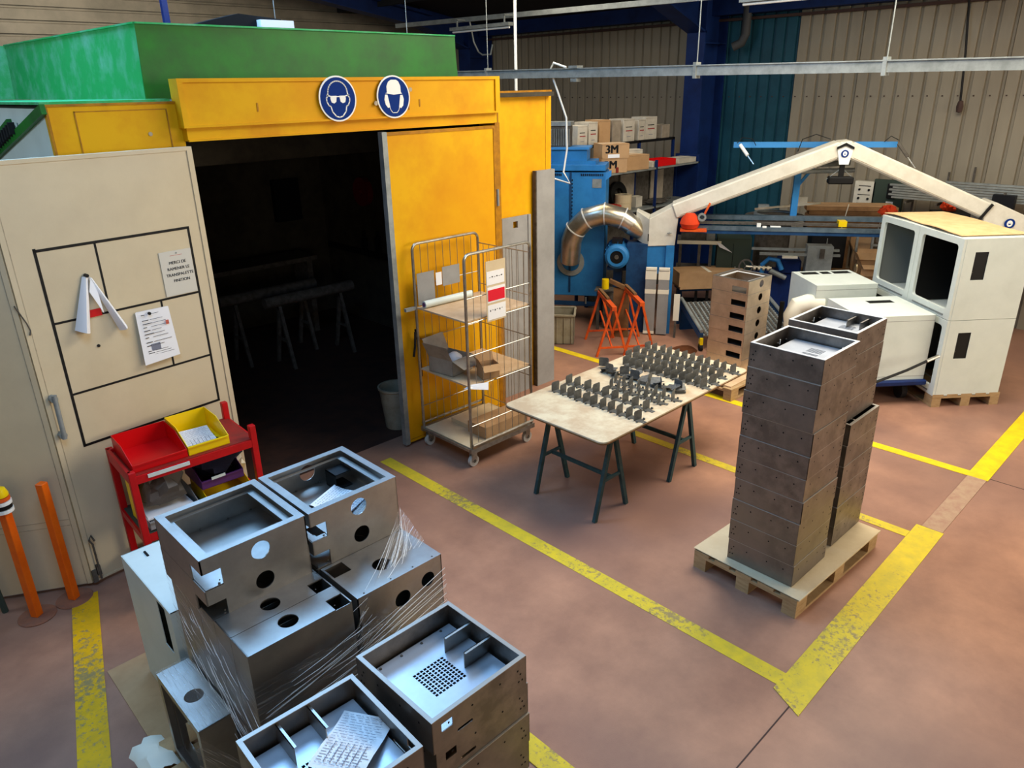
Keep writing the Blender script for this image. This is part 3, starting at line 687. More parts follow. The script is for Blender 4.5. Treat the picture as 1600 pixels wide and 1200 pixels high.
# wrapped pile at left
pallet('wooden pallet under the film-wrapped pile of steel boxes', (1.25,2.93,0), 0, 1.3, .95)
fb = frame_box('steel_box','x'); kids(fb)
used = False
def put(M, label, group='steel boxes in the film-wrapped pile'):
    global used
    c = fb if not used else copy_thing(fb, (0,0,0), 0, label)
    used = True; c['label'] = label; c['group'] = group
    c.matrix_world = M; return c
sb = frame_box('steel_box','nearest lower box on edge at the left of the wrapped pile',base_holes=False,nb=True,group='steel boxes in the film-wrapped pile'); kids(sb)
sb_used = False
ST = RX(R(90))                             # standing, opening towards the viewer
tl = frame_box('steel_box','topmost left box of the film-wrapped pile, empty with a double rim',back=False,group='steel boxes in the film-wrapped pile'); tl.location = (1.107,3.062,1.308); kids(tl)
put(T(1.107,3.066,1.146), 'left box just under the topmost left one in the wrapped pile')
put(T(1.625,3.062,1.306), 'topmost right box of the wrapped pile, holding a crumpled sheet')
put(T(1.628,3.066,1.145), 'right box just under the topmost right one in the wrapped pile')
rows = ['nearest the viewer','second row back','third row back','fourth row back','rearmost']
for lv, z in ((0,.398),(1,.90)):
    for i in range(5):
        y = 2.655+i*.163
        c = sb if not sb_used else copy_thing(sb, (0,0,0), 0, 'x'); sb_used = True; c.matrix_world = T(1.12,y-.16,z) @ RZ(R(180)) @ ST
        c['label'] = ('%s-tier box on edge, left side of wrapped pile, %s' % (('lower','upper')[lv], rows[i]))
        if not (lv == 1 and i < 2): put(T(1.64,y,z) @ ST, '%s-tier box on edge, right side of wrapped pile, %s' % (('lower','upper')[lv], rows[i]))
put(T(.862,3.04,.398) @ RZ(R(-90)) @ ST, 'box standing on edge at the low left of the wrapped pile')
# wider box with three ports at the right of the pile
t = thing('steel_box','wide box with two round ports in its front, right side of the wrapped pile','metal box',(1.645,2.655,.65),0,'steel boxes in the film-wrapped pile')
b = B(); b.prism(rect(-.245,.245,0,.49), .155,.16, holes=[circ(.0,.36,.045,22),circ(.155,.39,.04,22)], M=MX).prism(rect(-.245,.245,0,.49),-.16,-.155,M=MX)
b.prism(rect(-.16,.16,0,.49),.24,.245,M=MY).prism(rect(-.16,.16,0,.49),-.245,-.24,M=MY)
obj('shell', b, M_steel, t)
obj('top_plate', B().prism(rect(-.245,.245,-.16,.16), .49,.494, holes=[circ(-.01,-.02,.05,22), rect(-.235,-.14,.05,.14)]), M_steel, t)
rv = B()
for x in (-.2,-.05,.08,.2): rv.lathe([(0,.003),(.004,.002),(.005,0)],8,T(x,-.145,.494))
obj('rivets', rv, M_dust, t, kind='stuff')
doc('crumpled work sheet inside the topmost right box of the pile', T(1.66,3.02,1.335) @ RZ(R(28)) @ RX(R(9)) @ RY(R(4)), .24,.2, 8)
t = thing('box_bracket','small dark bracket fixed inside the topmost right box','bracket',(1.77,3.2,1.312)); obj('bracket', B().box(-.05,.05,-.05,.05,0,.006).box(-.05,-.046,-.05,.05,0,.09).box(-.05,.05,-.05,.05,.085,.09), M_blk, t)
# film
def film(name, quads, label, cat='stretch film'):
    t = thing(name, label, cat)
    b = B(); uvs = []
    for q in quads:
        n = 10; P0,P1,P2,P3 = [Vector(p) for p in q]; vs = []
        for i in range(n+1):
            for j in range(n+1):
                u, v = i/n, j/n; p = (P0*(1-u)+P1*u)*(1-v)+(P3*(1-u)+P2*u)*v
                p += Vector((random.uniform(-.002,.002),random.uniform(-.003,.001),random.uniform(-.002,.002))); vs.append(p); uvs.append((u, v))
        b.add(vs, [(i*(n+1)+j,(i+1)*(n+1)+j,(i+1)*(n+1)+j+1,i*(n+1)+j+1) for i in range(n) for j in range(n)])
    o = obj('film', b, M_film, t, smooth=True); me = o.data; ul = me.uv_layers.new(name='uv')
    for lp in me.loops: ul.data[lp.index].uv = uvs[lp.vertex_index]
    return t
fm = film('stretch_film', [
    [(.858,3.33,1.31),(.862,2.48,.98),(.862,2.48,.42),(.858,3.33,.66)],
    [(.862,2.482,1.0),(1.40,2.482,.99),(1.40,2.482,.50),(.862,2.482,.44)],
    [(1.40,2.478,1.0),(1.90,2.478,.98),(1.90,2.478,.76),(1.40,2.478,.62)],
    [(1.878,2.806,1.29),(1.47,2.484,1.15),(1.30,2.478,.90),(1.893,2.62,1.152)],
    [(.70,3.30,.655),(.70,2.79,.655),(.86,2.79,.655),(.86,3.30,.655)],
    [(.675,2.79,.655),(.86,2.48,.50),(.86,2.48,.2),(.675,2.79,.3)]],
    'clear stretch film wound around the pile of steel boxes')
b = B(); rr = random.Random(5)
for k in range(22):
    z0 = rr.uniform(.5,.92); z1 = z0+rr.uniform(.12,.24); y = 2.474
    x0 = rr.uniform(.88,1.3); x1 = min(1.9, x0+rr.uniform(.15,.75)); f = lambda x: z0+(z1-z0)*(x-.86)/1.04
    b.tube([(x0,y,f(x0)),((x0+x1)/2,y-.003,f((x0+x1)/2)-.006),(x1,y,f(x1))],[.0005,.0016,.0005],5)
for k in range(30):
    u = rr.random(); a = Vector((1.879,2.808,1.30)) + Vector((0,-.04*u,-.18*u)); e_ = Vector((1.36,2.475,1.13-.3*rr.random()))
    c_ = Vector((1.87-.33*rr.random(),2.60-.10*rr.random(),1.165)); s0 = rr.uniform(0,.25)
    pts = [a*(1-q)**2+c_*2*q*(1-q)+e_*q*q for q in (s0,s0+.25,s0+.45,min(1,s0+.75))]
    b.tube(pts,[.0003,.0011,.001,.0003],5)
for k in range(46):
    y0 = rr.uniform(2.5,3.25); z0 = .5+.45*rr.random()+.3*(y0-2.5); l = rr.uniform(.04,.2)
    b.tube([(.853,y0,z0),(.851,y0-l*.5,z0-l*.52),(.853,y0-l,z0-l*.8)],[.0004,.0013,.0004],5)
for k in range(6):
    z0 = .80+k*.034+rr.uniform(-.01,.01); xs = rr.uniform(1.2,1.5)
    b.tube([(xs,2.47,z0-.06),(1.6,2.466,z0+.02),(1.893,2.474,z0+.085+.004*k)],[.0006,.0022,.0011],6)
obj('strands', b, M_strand, fm, kind='stuff')
# white cabinet and cardboard at the left of the pile
t = thing('white_cabinet','white sheet-metal cabinet with a dark slot, left behind the wrapped pile','cabinet',(.86,3.42,0))
b = B(); b.prism(rect(-.72,0,.004,.85), -.0,.004, holes=[rect(-.20,-.085,.54,.83)], M=MY)
b.box(0,.6,0,.004,0,.85).box(0,.6,.716,.72,0,.85).box(.596,.6,0,.72,0,.85).box(0,.6,0,.72,.0,.004)
obj('shell', b, M_white, t); obj('top_panel', B().box(-.001,.6,0,.721,.846,.85), M_white, t)
obj('slot_backing', B().box(.02,.024,.28,.44,.3,.7), M_dark, t)
obj('latch', B().box(.10,.112,.60,.66,.85,.856), M_dark, t)
o = obj('cardboard_sheet', B().prism([(.668,4.33),(1.3,4.34),(1.3,3.0),(.655,2.9)], .001,.006), M_card); tag(o,'brown cardboard sheet on the floor beside the white cabinet','cardboard')
t = thing('plastic_wrap','crumpled clear plastic at the pallet corner, bottom left','film'); b = B(); rr = random.Random(9); vs=[]
for i in range(7):
    for j in range(6): vs.append((.52+.03*i+rr.uniform(-.012,.012),3.46-.05*j+rr.uniform(-.012,.012),.10+.05*math.sin(i*.5)+rr.uniform(0,.035)))
obj('film', b.add(vs,[(i*6+j,(i+1)*6+j,(i+1)*6+j+1,i*6+j+1) for i in range(6) for j in range(5)]), M_foam, t, smooth=True)
# ================================================================== TRESTLE TABLE
t = thing('trestle_table','pale worn board table on two green trestles in the middle','table',(4.0,3.17,0))
tp = B().prism(rrect(.02,2.2,.0,1.11,.06), .727, .75); obj('tabletop', tp, M_tab, t, bevel=.002)
obj('board_edge', B().prism(rrect(.018,2.202,-.002,1.112,.06), .726,.738), M_woodd, t)
obj('table_trestle' if 0 else 'beam', B().bar((.25,.1,.705),(.25,.8,.705),.05,.045), M_teal, t); obj('beam', B().bar((1.22,.03,.705),(1.22,.78,.705),.05,.045), M_teal, t)
for bx, ya, yb in ((.25,.09,.75),(1.22,.04,.73)):
    for y in (ya,yb):
        for s in (-1,1): obj('leg', B().bar((bx+s*.025,y,.70),(bx+s*.205,y+.0,0),.036,.03,up=(0,1,0)), M_teal, t)
        obj('crossbar', B().bar((bx-.12,y,.34),(bx+.12,y,.34),.022), M_teal, t)
    obj('stretcher', B().bar((bx,ya,.335),(bx,yb,.335),.022,.03), M_teal, t)
br = B(); br.prism([(-.043,0),(.043,0),(.043,.062),(.034,.072),(-.034,.072),(-.043,.062)], -.0015,.0015, M=MX)
br.prism([(-.034,0),(.034,0),(.034,-.03),(.018,-.045),(.018,-.075),(-.018,-.075),(-.018,-.045),(-.034,-.03)], 0,.003, holes=[circ(0,-.055,.008,8)])
br.box(-.045,-.034,-.035,-.02,0,.012).box(.034,.045,-.035,-.02,0,.012)
br.v = [(x*1.08, y*1.1, z*1.22) for x,y,z in br.v]
proto = obj('steel_bracket', br, M_bracket); first = True
rowdef = [(4.55,4.16,3.25,11,0,'nearest row on the worn table','a'),(4.77,4.19,3.33,9,0,'second row on the worn table','b'),
 (4.96,3.84,3.32,8,18,'third row, short, on the worn table','c'),(5.09,3.9,3.28,8,18,'fourth row on the worn table','d'),(5.24,4.2,3.30,20,55,'low jumbled row across the middle of the table','e'),
 (5.53,4.12,3.24,12,-8,'sixth row on the worn table','f'),(5.67,4.20,3.24,12,-8,'seventh row on the worn table','g'),(5.84,4.22,3.26,12,-4,'last row but one on the worn table','h'),(6.02,4.22,3.24,12,-2,'farthest row on the worn table','i')]
for X, ya, yb, n, ang, lb, _ in rowdef:
    for k in range(n):
        c = proto if first else proto.copy()
        if not first: COL.objects.link(c)
        first = False
        tl = random.uniform(-2,2); lay = (ang == 55)
        c.location = (X+random.uniform(-.008,.008)+(random.uniform(-.05,.05) if lay else 0), ya+(yb-ya)*k/(n-1)+random.uniform(-.006,.006), .7505+(.026 if lay else 0))
        c.rotation_euler = (R(random.uniform(60,88)) if lay and k % 3 else 0, 0, R(ang+random.uniform(-6,6)+(random.uniform(-90,90) if lay else 0)))
        tag(c, 'small bent steel bracket in the '+lb, 'bracket', 'steel brackets, '+lb)
        if lay and k % 3: c.location.z += .01
# ================================================================== ROLL CAGE
t = thing('roll_cage','zinc wire roll cage trolley parked against the yellow door','trolley',(3.97,4.67,0))
LX, LY = .79, .71
def side_frame(y):
    b = B(); r=.06; pts=[(0,y,.16),(0,y,1.94)]
    for a in range(1,7): q=R(a*15); pts.append((r-r*math.cos(q),y,1.94+r*math.sin(q)))
    pts.append((LX-r,y,2.0))
    for a in range(1,7): q=R(a*15); pts.append((LX-r+r*math.sin(q),y,1.94+r*math.cos(q)))
    pts.append((LX,y,.16)); f = obj('side_frame', b.tube(pts,.0135,8), M_chrome, t, smooth=True)
    wr=B()
    for k in range(1,9): wr.cyl((LX*k/9,y,.22),(LX*k/9,y,1.985),.0028,5)
    obj('wires', wr, M_chrome, f, kind='stuff')
    for z in (.42,.80,1.10,1.40,1.62): obj('crosswire', B().cyl((0,y,z),(LX,y,z),.0045,6), M_chrome, f)
side_frame(0); side_frame(LY)
wr=B()
for k in range(1,9): wr.cyl((LX,LY*k/9,.3),(LX,LY*k/9,1.9),.0028,5)
rf = obj('rear_frame', B().cyl((LX,0,1.9),(LX,LY,1.9),.006,6), M_chrome, t)
for z in (1.5,1.1,.7,.3): obj('crosswire', B().cyl((LX,0,z),(LX,LY,z),.0045,6), M_chrome, rf)
obj('wires', wr, M_chrome, rf, kind='stuff')
bs = B().box(-.02,LX+.02,-.025,.01,.155,.20).box(-.02,LX+.02,LY-.01,LY+.025,.155,.20).box(-.02,.02,0,LY,.165,.19).box(LX-.02,LX+.02,0,LY,.165,.19).box(0,LX,0,LY,.185,.192)
obj('base_frame', bs, M_chrome, t); obj('base_rail', B().cyl((0,-.02,.235),(LX,-.02,.235),.012,8), M_chrome, t); obj('base_rail', B().cyl((0,LY+.02,.235),(LX,LY+.02,.235),.012,8), M_chrome, t)
for x in (.04,LX-.04):
    for y in (.03,LY-.03):
        f = obj('castor', B().box(x-.03,x+.03,y-.022,y-.018,.05,.155).box(x-.03,x+.03,y+.018,y+.022,.05,.155).box(x-.03,x+.03,y-.022,y+.022,.148,.155), M_chrome, t)
        obj('wheel', B().cyl((x,y-.016,.055),(x,y+.016,.055),.055,18), M_wheel, f, smooth=True); obj('hub', B().cyl((x,y-.024,.055),(x,y+.024,.055),.018,10), M_dust, f)
obj('shelf_hook', B().box(-.12,.0,LY-.01,LY+.02,1.395,1.425), M_greyl, t)
def shelf(z, lab):
    s_ = obj('plywood_shelf', B().box(.0,LX,.015,LY-.015,z,z+.014), M_ply); s_.location=(3.97,4.67,0); tag(s_, lab, 'shelf')
shelf(1.405,'upper plywood shelf board in the roll cage'); shelf(.805,'lower plywood shelf board in the roll cage')
o = obj('cardboard_sheet', B().box(.0,LX,.02,LY-.02,.193,.202), M_cardl); o.location=(3.97,4.67,0); tag(o,'grey brown cardboard sheet on the roll cage base','cardboard')
o = obj('flat_carton', B().box(.22,LX-.02,.04,.30,.203,.32), M_card); o.location=(3.97,4.67,0); tag(o,'long low carton on the roll cage base behind the wires','carton')
o = obj('carton_flap', B().box(.26,LX-.02,.31,.6,.203,.245), M_cardl); o.location=(3.97,4.67,0); tag(o,'flat pale carton on the roll cage base at the rear','carton')
t = thing('film_roll','white roll of stretch film lying on the upper cage shelf','film roll',(3.99,5.28,1.455),R(-2))
obj('film', B().cyl((0,0,0),(.56,0,0),.034,16), M_white, t, smooth=True); obj('core', B().cyl((-.006,0,0),(.566,0,0),.02,12), M_purple, t)
for (x0,x1,z0,z1,lb) in ((3.99,4.19,1.43,1.73,'large grey card clipped to the back wires of the cage'),(4.29,4.50,1.56,1.74,'small grey card clipped to the back wires of the cage'),(4.21,4.28,1.58,1.70,'torn white scrap of card on the back cage wires')):
    tag(obj('wire_card', B().box(x0,x1,5.362,5.365,z0,z1), M_grey if 'grey' in lb else M_paper), lb, 'card')
t = thing('cage_tag','cardboard tag strip with a red label hung on the front cage wires','label',(4.31,4.652,0))
obj('card', B().box(-.115,.115,-.004,0,1.37,1.91), M_cardl, t)
obj('paper', B().box(-.11,.10,-.006,-.004,1.70,1.82), M_paper, t); obj('paper', B().box(-.105,.11,-.006,-.004,1.385,1.52), M_paper, t); obj('paper', B().box(-.105,.105,-.0055,-.004,1.54,1.68), M_paper, t)
obj('red_label', B().box(-.10,.10,-.008,-.0055,1.555,1.655), mat('label_red',(214,24,44),.5), t)
pr=B()
for k in range(6): pr.box(-.08+k*.028,-.065+k*.028,-.0075,-.006,1.765,1.768+.006*(k%2)); pr.box(-.08+k*.028,-.07+k*.028,-.0075,-.006,1.46+.01*(k%2),1.475)
obj('handwriting', pr, M_ink, t, kind='stuff')
def open_box(name, label, loc, rz, sx, sy, sz, m, tilt=35, t_=.004, cat='carton'):
    t = thing(name, label, cat, loc, rz)
    b = B().box(0,sx,0,t_,0,sz).box(0,sx,sy-t_,sy,0,sz).box(0,t_,0,sy,0,sz).box(sx-t_,sx,0,sy,0,sz).box(0,sx,0,sy,0,t_)
    obj('body', b, m, t)
    if tilt is not None:
        q=R(tilt); l=sy*.5
        obj('flap', B().add([(0,0,sz),(sx,0,sz),(sx,-l*math.cos(q),sz-l*math.sin(q)),(0,-l*math.cos(q),sz-l*math.sin(q))],[(0,1,2,3)]), m, t)
        obj('flap', B().add([(0,sy,sz),(sx,sy,sz),(sx,sy+l*math.cos(q)*.5,sz+l),(0,sy+l*math.cos(q)*.5,sz+l)],[(0,1,2,3)]), m, t)
        obj('flap', B().add([(0,0,sz),(0,sy,sz),(-l*.5,sy,sz+l),(-l*.5,0,sz+l)],[(0,1,2,3)]), m, t)
    return t
open_box('open_carton','open grey cardboard carton with raised flaps on the lower cage shelf',(4.02,4.95,.822),R(8),.28,.3,.15,M_cardg,20)
open_box('small_carton','small open brown carton at the front of the lower cage shelf',(4.16,4.70,.822),R(-20),.17,.14,.13,M_card,40)
tag(obj('paper_wad', B().lathe([(0,0),(.07,.01),(.09,.06),(.07,.13),(.03,.16),(0,.165)],9,T(4.17,5.1,.83)), M_paper, smooth=True),'crumpled white paper in the open carton on the cage shelf','paper')
tag(obj('printed_flyer', B().add([(4.0,4.69,.825),(4.16,4.62,.823),(4.12,4.58,.77),(3.93,4.70,.80)],[(0,1,2,3)]), M_paper),'printed sheet hanging over the edge of the lower cage shelf','paper')
o = obj('grey_casting', B().prism(circ(0,0,.07,14),0,.05).prism(circ(.07,.02,.04,12),0,.04), M_dust); o.location=(4.42,5.0,.822); tag(o,'round dark grey casting behind the small carton in the cage','casting')
t = thing('ratchet_strap','black strap dangling from the left rear cage upright','strap'); b=B().tube([(3.95,5.39,1.18),(3.93,5.38,1.05),(3.9,5.37,.95)],.012,6).tube([(3.96,5.40,1.2),(4.0,5.41,1.0),(4.0,5.4,.72)],.01,6)
obj('strap', b, M_black, t, smooth=True)
# grey planks
pk = thing('grey_plank','tall grey metal plank leaning on the right end of the booth','plank',(6.0,5.655,0)); obj('plank', B().box(-.14,.14,-.02,.02,0,2.46), M_grey, pk); obj('edge', B().box(-.155,-.14,-.02,.03,0,2.46), M_dust, pk)
pk = thing('slotted_plank','shorter grey panel with a square slot behind the roll cage','panel',(5.56,5.67,0))
obj('panel', B().prism(rect(-.21,.21,0,2.02), 0,.02, holes=[rect(-.05,.02,1.9,1.97)], M=MX), M_grey, pk); obj('fold', B().box(.17,.21,-.03,-.02,0,2.02), M_grey, pk)
# ================================================================== RED RACK
RXY = (1.16,4.76); t = thing('red_rack','small red steel rack in front of the cream door','rack',(1.16,4.77,0),R(-2.5))
SX,SY=.82,.48
for x,y,h in ((0,0,1.03),(0,SY,1.03),(SX,0,1.10),(SX,SY,1.13)): obj('post', B().box(x-.022,x+.022,y-.022,y+.022,0,h), M_red, t, bevel=.003)
def sh(z, m, lab=None):
    obj('shelf_board', B().box(-.005,SX+.005,-.005,SY+.005,z-.006,z), m, t)
    for y in (-.02,SY-.01): obj('shelf_rail', B().box(0,SX,y,y+.03,z-.06,z-.006), M_red, t)
    for x in (-.02,SX-.01): obj('shelf_rail', B().box(x,x+.03,0,SY,z-.06,z-.006), M_red, t)
sh(1.0,M_redd); sh(.56,M_dkgreen); sh(.2,M_dkgreen)
for x in (-.022,): obj('top_rail', B().box(x,x+.02,0,SY,1.0,1.03), M_red, t)
obj('white_strip', B().box(.09,.36,-.028,-.022,.965,.99), M_white, t)
def bin_(name,label,x,y,z,sx,sy,h,m,low=.45):
    t_ = thing(name,label,'bin',tuple(Vector((1.16,4.77,0))+RZ(R(-2.5)) @ Vector((x,y,z))),R(-2.5))
    e=.004; f=.03
    # slanted-front picking bin, open towards -Y
    for xx in (0,sx): obj('side', B().add([(xx,0,0),(xx,sy,0),(xx,sy,h),(xx,sy*.45,h),(xx,0,h*low),(xx+e,0,0),(xx+e,sy,0),(xx+e,sy,h),(xx+e,sy*.45,h),(xx+e,0,h*low)],[(0,1,2,3,4),(9,8,7,6,5),(0,4,9,5),(4,3,8,9),(3,2,7,8),(2,1,6,7),(1,0,5,6)]), m, t_)
    obj('body', B().box(0,sx,sy-e,sy,0,h).box(0,sx,0,e,0,h*low).box(0,sx,0,sy,0,e).box(0,sx,-.012,.004,h*low-.008,h*low), m, t_)
    return t_
bin_('picking_bin','empty red plastic bin on top of the red rack',.02,.03,1.0,.35,.42,.13,M_redp)
bin_('picking_bin','yellow plastic bin holding sheets on top of the red rack',.38,.03,1.0,.28,.42,.15,M_yelp)
doc('speckled printed sheets lying in the yellow bin on the rack', T(1.68,4.96,1.03) @ RZ(R(-8)) @ RX(R(5)),.21,.3,4)['category']='papers'
def rag(name,label,loc,s,m,seed):
    rr=random.Random(seed); n=16; k=9; vs=[]
    for i in range(k+1):
        th=math.pi*i/k
        for j in range(n):
            a=2*math.pi*j/n; f=1+.22*math.sin(a*3+seed+i)+.16*math.sin(a*5+i*1.7)+rr.uniform(-.1,.1)
            vs.append((s[0]*math.sin(th)*math.cos(a)*f, s[1]*math.sin(th)*math.sin(a)*f, s[2]*(1-math.cos(th))*.5*(1+.15*math.sin(a*4+seed))))
    o=obj(name,B().add(vs,[(i*n+j,i*n+(j+1)%n,(i+1)*n+(j+1)%n,(i+1)*n+j) for i in range(k) for j in range(n)]),m,smooth=True); o.location=loc; return tag(o,label,'rags')
rag('grey_rags','heap of grey rags on the middle of the red rack',(1.36,4.92,.66),(.15,.12,.26),M_ragg,1)
bin_('picking_bin','grey tray of magazines under the grey rags in the rack',.04,-.0,.57,.34,.40,.13,M_grey,.5)
tag(obj('magazines', B().box(1.22,1.5,4.78,5.08,.60,.62).box(1.24,1.5,4.77,5.05,.62,.635,M=T(.02,0,0)).box(1.2,1.45,4.79,5.06,.635,.645), M_paper),'loose magazines in the grey tray of the rack','magazines')
bin_('picking_bin','yellow bin low in the red rack below the purple one',.44,-.01,.57,.32,.36,.12,M_yelp,.5)
bin_('picking_bin','purple bin with a white tag in the red rack',.43,.06,.70,.30,.34,.13,M_purple,.5)
tag(obj('white_tag', B().box(1.66,1.76,4.785,4.79,.765,.785), M_white),'white tag on the front of the purple bin','tag')
rag('navy_rags','dark navy rags heaped in the purple bin of the rack',(1.76,4.95,.72),(.16,.14,.27),M_ragn,4)
rag('plastic_bag','white plastic bag bulging at the right of the red rack',(1.93,5.08,.57),(.07,.1,.3),M_foam,6)
tag(obj('yellow_sheet', B().box(1.19,1.2,4.86,5.08,.5,.9), M_yelp),'yellow and white sheet standing at the left side of the rack','sheet')
# ================================================================== ORANGE POSTS
def post(label, x, y, rings):
    t = thing('barrier_post', label, 'barrier post', (x,y,0), R(35))
    obj('pole', B().box(-.027,.027,-.027,.027,.008,.93), M_orange, t, bevel=.003)
    obj('base_plate', B().prism(circ(0,0,.118,28),0,.008), M_base, t, bevel=.002)
    if rings:
        for k in range(4): obj('ring', B().cyl((0,0,.83+k*.028),(0,0,.852+k*.028),.058-.004*(k%2),18), (M_signw,M_blk,M_signw,M_orr)[k], t)
        obj('cap', B().lathe([(.05,.94),(.052,.955),(.04,.99),(.02,1.0),(0,1.0)],18), M_yelp, t, smooth=True)
    return t
post('orange barrier post with a yellow cap and striped rings at the left edge',.505,5.24,True)
post('plain orange barrier post standing against the cream folding door',.742,5.33-.07,False)
tag(obj('dark_pole', B().cyl((.36,5.45,0),(.3,5.5,1.25),.02,8), M_dkgreen),'dark green pole leaning behind the capped orange post','pole')
t=thing('grey_machine_foot','dark machine standing behind the folding door at the left edge','machine',(.02,6.9,0))
obj('body', B().box(-.7,.12,0,.6,.12,1.1), M_dust, t, bevel=.02); obj('foot', B().box(-.65,.1,.05,.5,0,.12), M_dark, t)
# ================================================================== MACHINE ROW (frame rotated -57 degrees)
MO = (8.6,5.6,0); MA = math.atan2(-.838,.545)
ML = T(*MO) @ RZ(MA)
def mt(name,label,cat,u=0,w_=0,z=0,rz=0,group=None):
    p = ML @ Vector((u,w_,z)); return thing(name,label,cat,tuple(p),MA+rz,group)
t = mt('belt_grinder','long cream arched belt grinding machine on blue legs','machine')
b = B(); b.prism([(-.42,1.23),(-.06,1.25),(-.03,1.66),(-.06,1.80),(-.42,1.60)], -.42,0, M=MX)
obj('drive_hood', b, M_mcream, t, bevel=.008)
b = B(); b.add([(-.42,.0,1.23),(-.42,0,1.60),(-.60,.18,1.68),(-.60,.18,1.3),(-.42,.42,1.23),(-.42,.42,1.60),(-.60,.42,1.68),(-.60,.42,1.3)],[(0,1,2,3),(1,5,6,2),(3,2,6,7),(0,3,7,4),(4,7,6,5)])
obj('hood_inlet', b, M_mcream, t)
obj('hood_latch', B().cyl((-.14,-.03,1.42),(-.14,0,1.42),.012,8).cyl((-.17,-.03,1.42),(-.11,-.03,1.42),.006,6), M_greyl, t)
obj('hood_seam', B().box(-.425,-.41,-.003,.0,1.3,1.4).bar((-.08,-.004,1.75),(-.03,-.004,1.68),.008), M_blk, t)
obj('arm', B().bar((-.10,.16,1.70),(1.90,.16,2.50),.36,.20).bar((1.86,.16,2.485),(2.02,.16,2.50),.36,.20), M_mcream, t, bevel=.02)
obj('arm', B().bar((1.98,.16,2.50),(3.68,.16,1.76),.36,.20), M_mcream, t, bevel=.02)
for a,c in (((-.02,-.022,1.66),(1.86,-.022,2.41)),((2.04,-.022,2.40),(3.62,-.022,1.71))): obj('arm_seam', B().bar(a,c,.004,.006), M_creamd, t)
obj('end_hood', B().prism([(3.66,1.25),(4.5,1.25),(4.6,1.5),(3.74,1.88),(3.62,1.80)], -.42,.02, M=MX), M_mcream, t, bevel=.008)
obj('end_gap', B().bar((3.58,-.03,1.66),(3.70,-.03,1.86),.02,.03), M_blk, t)
obj('keystone', B().prism([(1.83,2.54),(1.93,2.58),(2.03,2.54),(1.99,2.32),(1.88,2.32)], .02,.035, M=MX), M_signw, t)
obj('keystone_cap', B().prism([(1.83,2.50),(1.93,2.545),(2.03,2.50),(2.03,2.53),(1.93,2.58),(1.83,2.53)], .035,.05, M=MX), M_blk, t)
def msign(x,z,r,y=.04):
    s_ = obj('safety_mark', B().prism(circ(x,z,r,20), y,y+.004, M=MX), M_sign, t)
    obj('mark_head', B().prism(circ(x,z,r*.55,14,r*.65), y+.004,y+.006, holes=[circ(x,z+.002,r*.3,12,r*.3)], M=MX), M_signw, s_)
    obj('mark_mask', B().prism(rect(x-r*.5,x+r*.5,z,z+r*.3), y+.006,y+.007, M=MX), M_signw, s_)
msign(1.93,2.45,.045); msign(3.93,1.63,.06,.03)
obj('cross_tube', B().box(.62,2.62,.40,.46,2.49,2.56), M_sky, t)
for a,c in (((.70,.36,2.53),(.88,.20,2.30)),((2.62,.36,2.54),(2.82,.2,2.26))):
    a=Vector(a); c=Vector(c); m_=a+(c-a)*.55; obj('gas_strut', B().cyl(a,m_,.022,8), M_signw if a.x<1 else M_dust, t); obj('strut_rod', B().cyl(m_,c,.009,6), M_chrome, t)
cb = B().tube([(.66,.36,2.55),(.72,.36,2.62),(.85,.36,2.60),(.9,.36,2.52)],.005,5)
cb.tube([(1.42,.3,2.45),(1.46,.3,2.6),(1.62,.3,2.66),(1.8,.3,2.6)],.006,5).tube([(2.45,.36,2.56),(2.52,.36,2.63),(2.62,.36,2.58)],.005,5)
obj('air_hoses', cb, M_blk, t, kind='stuff')
obj('support_post', B().box(1.42,1.50,.30,.38,1.63,2.27), M_blue, t); obj('support_brace', B().bar((1.48,.34,2.02),(1.66,.34,2.27),.035), M_blue, t)
obj('roller_tube', B().cyl((1.44,.44,2.26),(2.1,.44,2.30),.035,10).cyl((1.5,.3,2.2),(2.14,.3,2.22),.03,10), M_greyl, t)
obj('stem', B().box(1.90,1.96,.0,.04,2.16,2.34), M_blk, t)
h_ = obj('lamp_box', B().box(1.78,2.08,-.04,.1,2.08,2.17), M_blk, t, bevel=.015)
obj('lamp_wires', B().cyl((1.76,.03,2.13),(1.9,.03,2.25),.004,5).cyl((2.1,.03,2.13),(1.96,.03,2.25),.004,5), M_greyl, h_)
for i,(z,y,m_,h) in enumerate(((1.60,.30,M_rail,.06),(1.545,.16,M_dust,.03),(1.50,.0,M_rail,.05))):
    obj('rail', B().box(.02,3.9,y-.04,y+.04,z-h/2,z+h/2), m_, t)
obj('rail_beam', B().box(.02,3.9,-.03,.05,1.43,1.475), M_blued, t)
obj('clamp', B().box(2.0,2.1,.08,.22,1.53,1.60), M_yelp, t); obj('white_block', B().box(.98,1.03,-.02,.04,1.525,1.57).box(1.05,1.1,-.05,.0,1.52,1.54), M_signw, t)
obj('white_clip', B().box(1.15,1.28,-.02,.02,1.526,1.54), M_signw, t)
obj('column', B().box(-.70,-.42,.0,.30,0,1.26), M_blued, t); obj('column', B().box(-.17,-.06,-.02,.06,0,1.25), M_blue, t)
obj('drive_panel', B().box(-.42,-.17,.02,.05,.85,1.24), M_blue, t)
obj('column', B().box(3.70,3.95,.0,.3,0,1.25), M_blued, t)
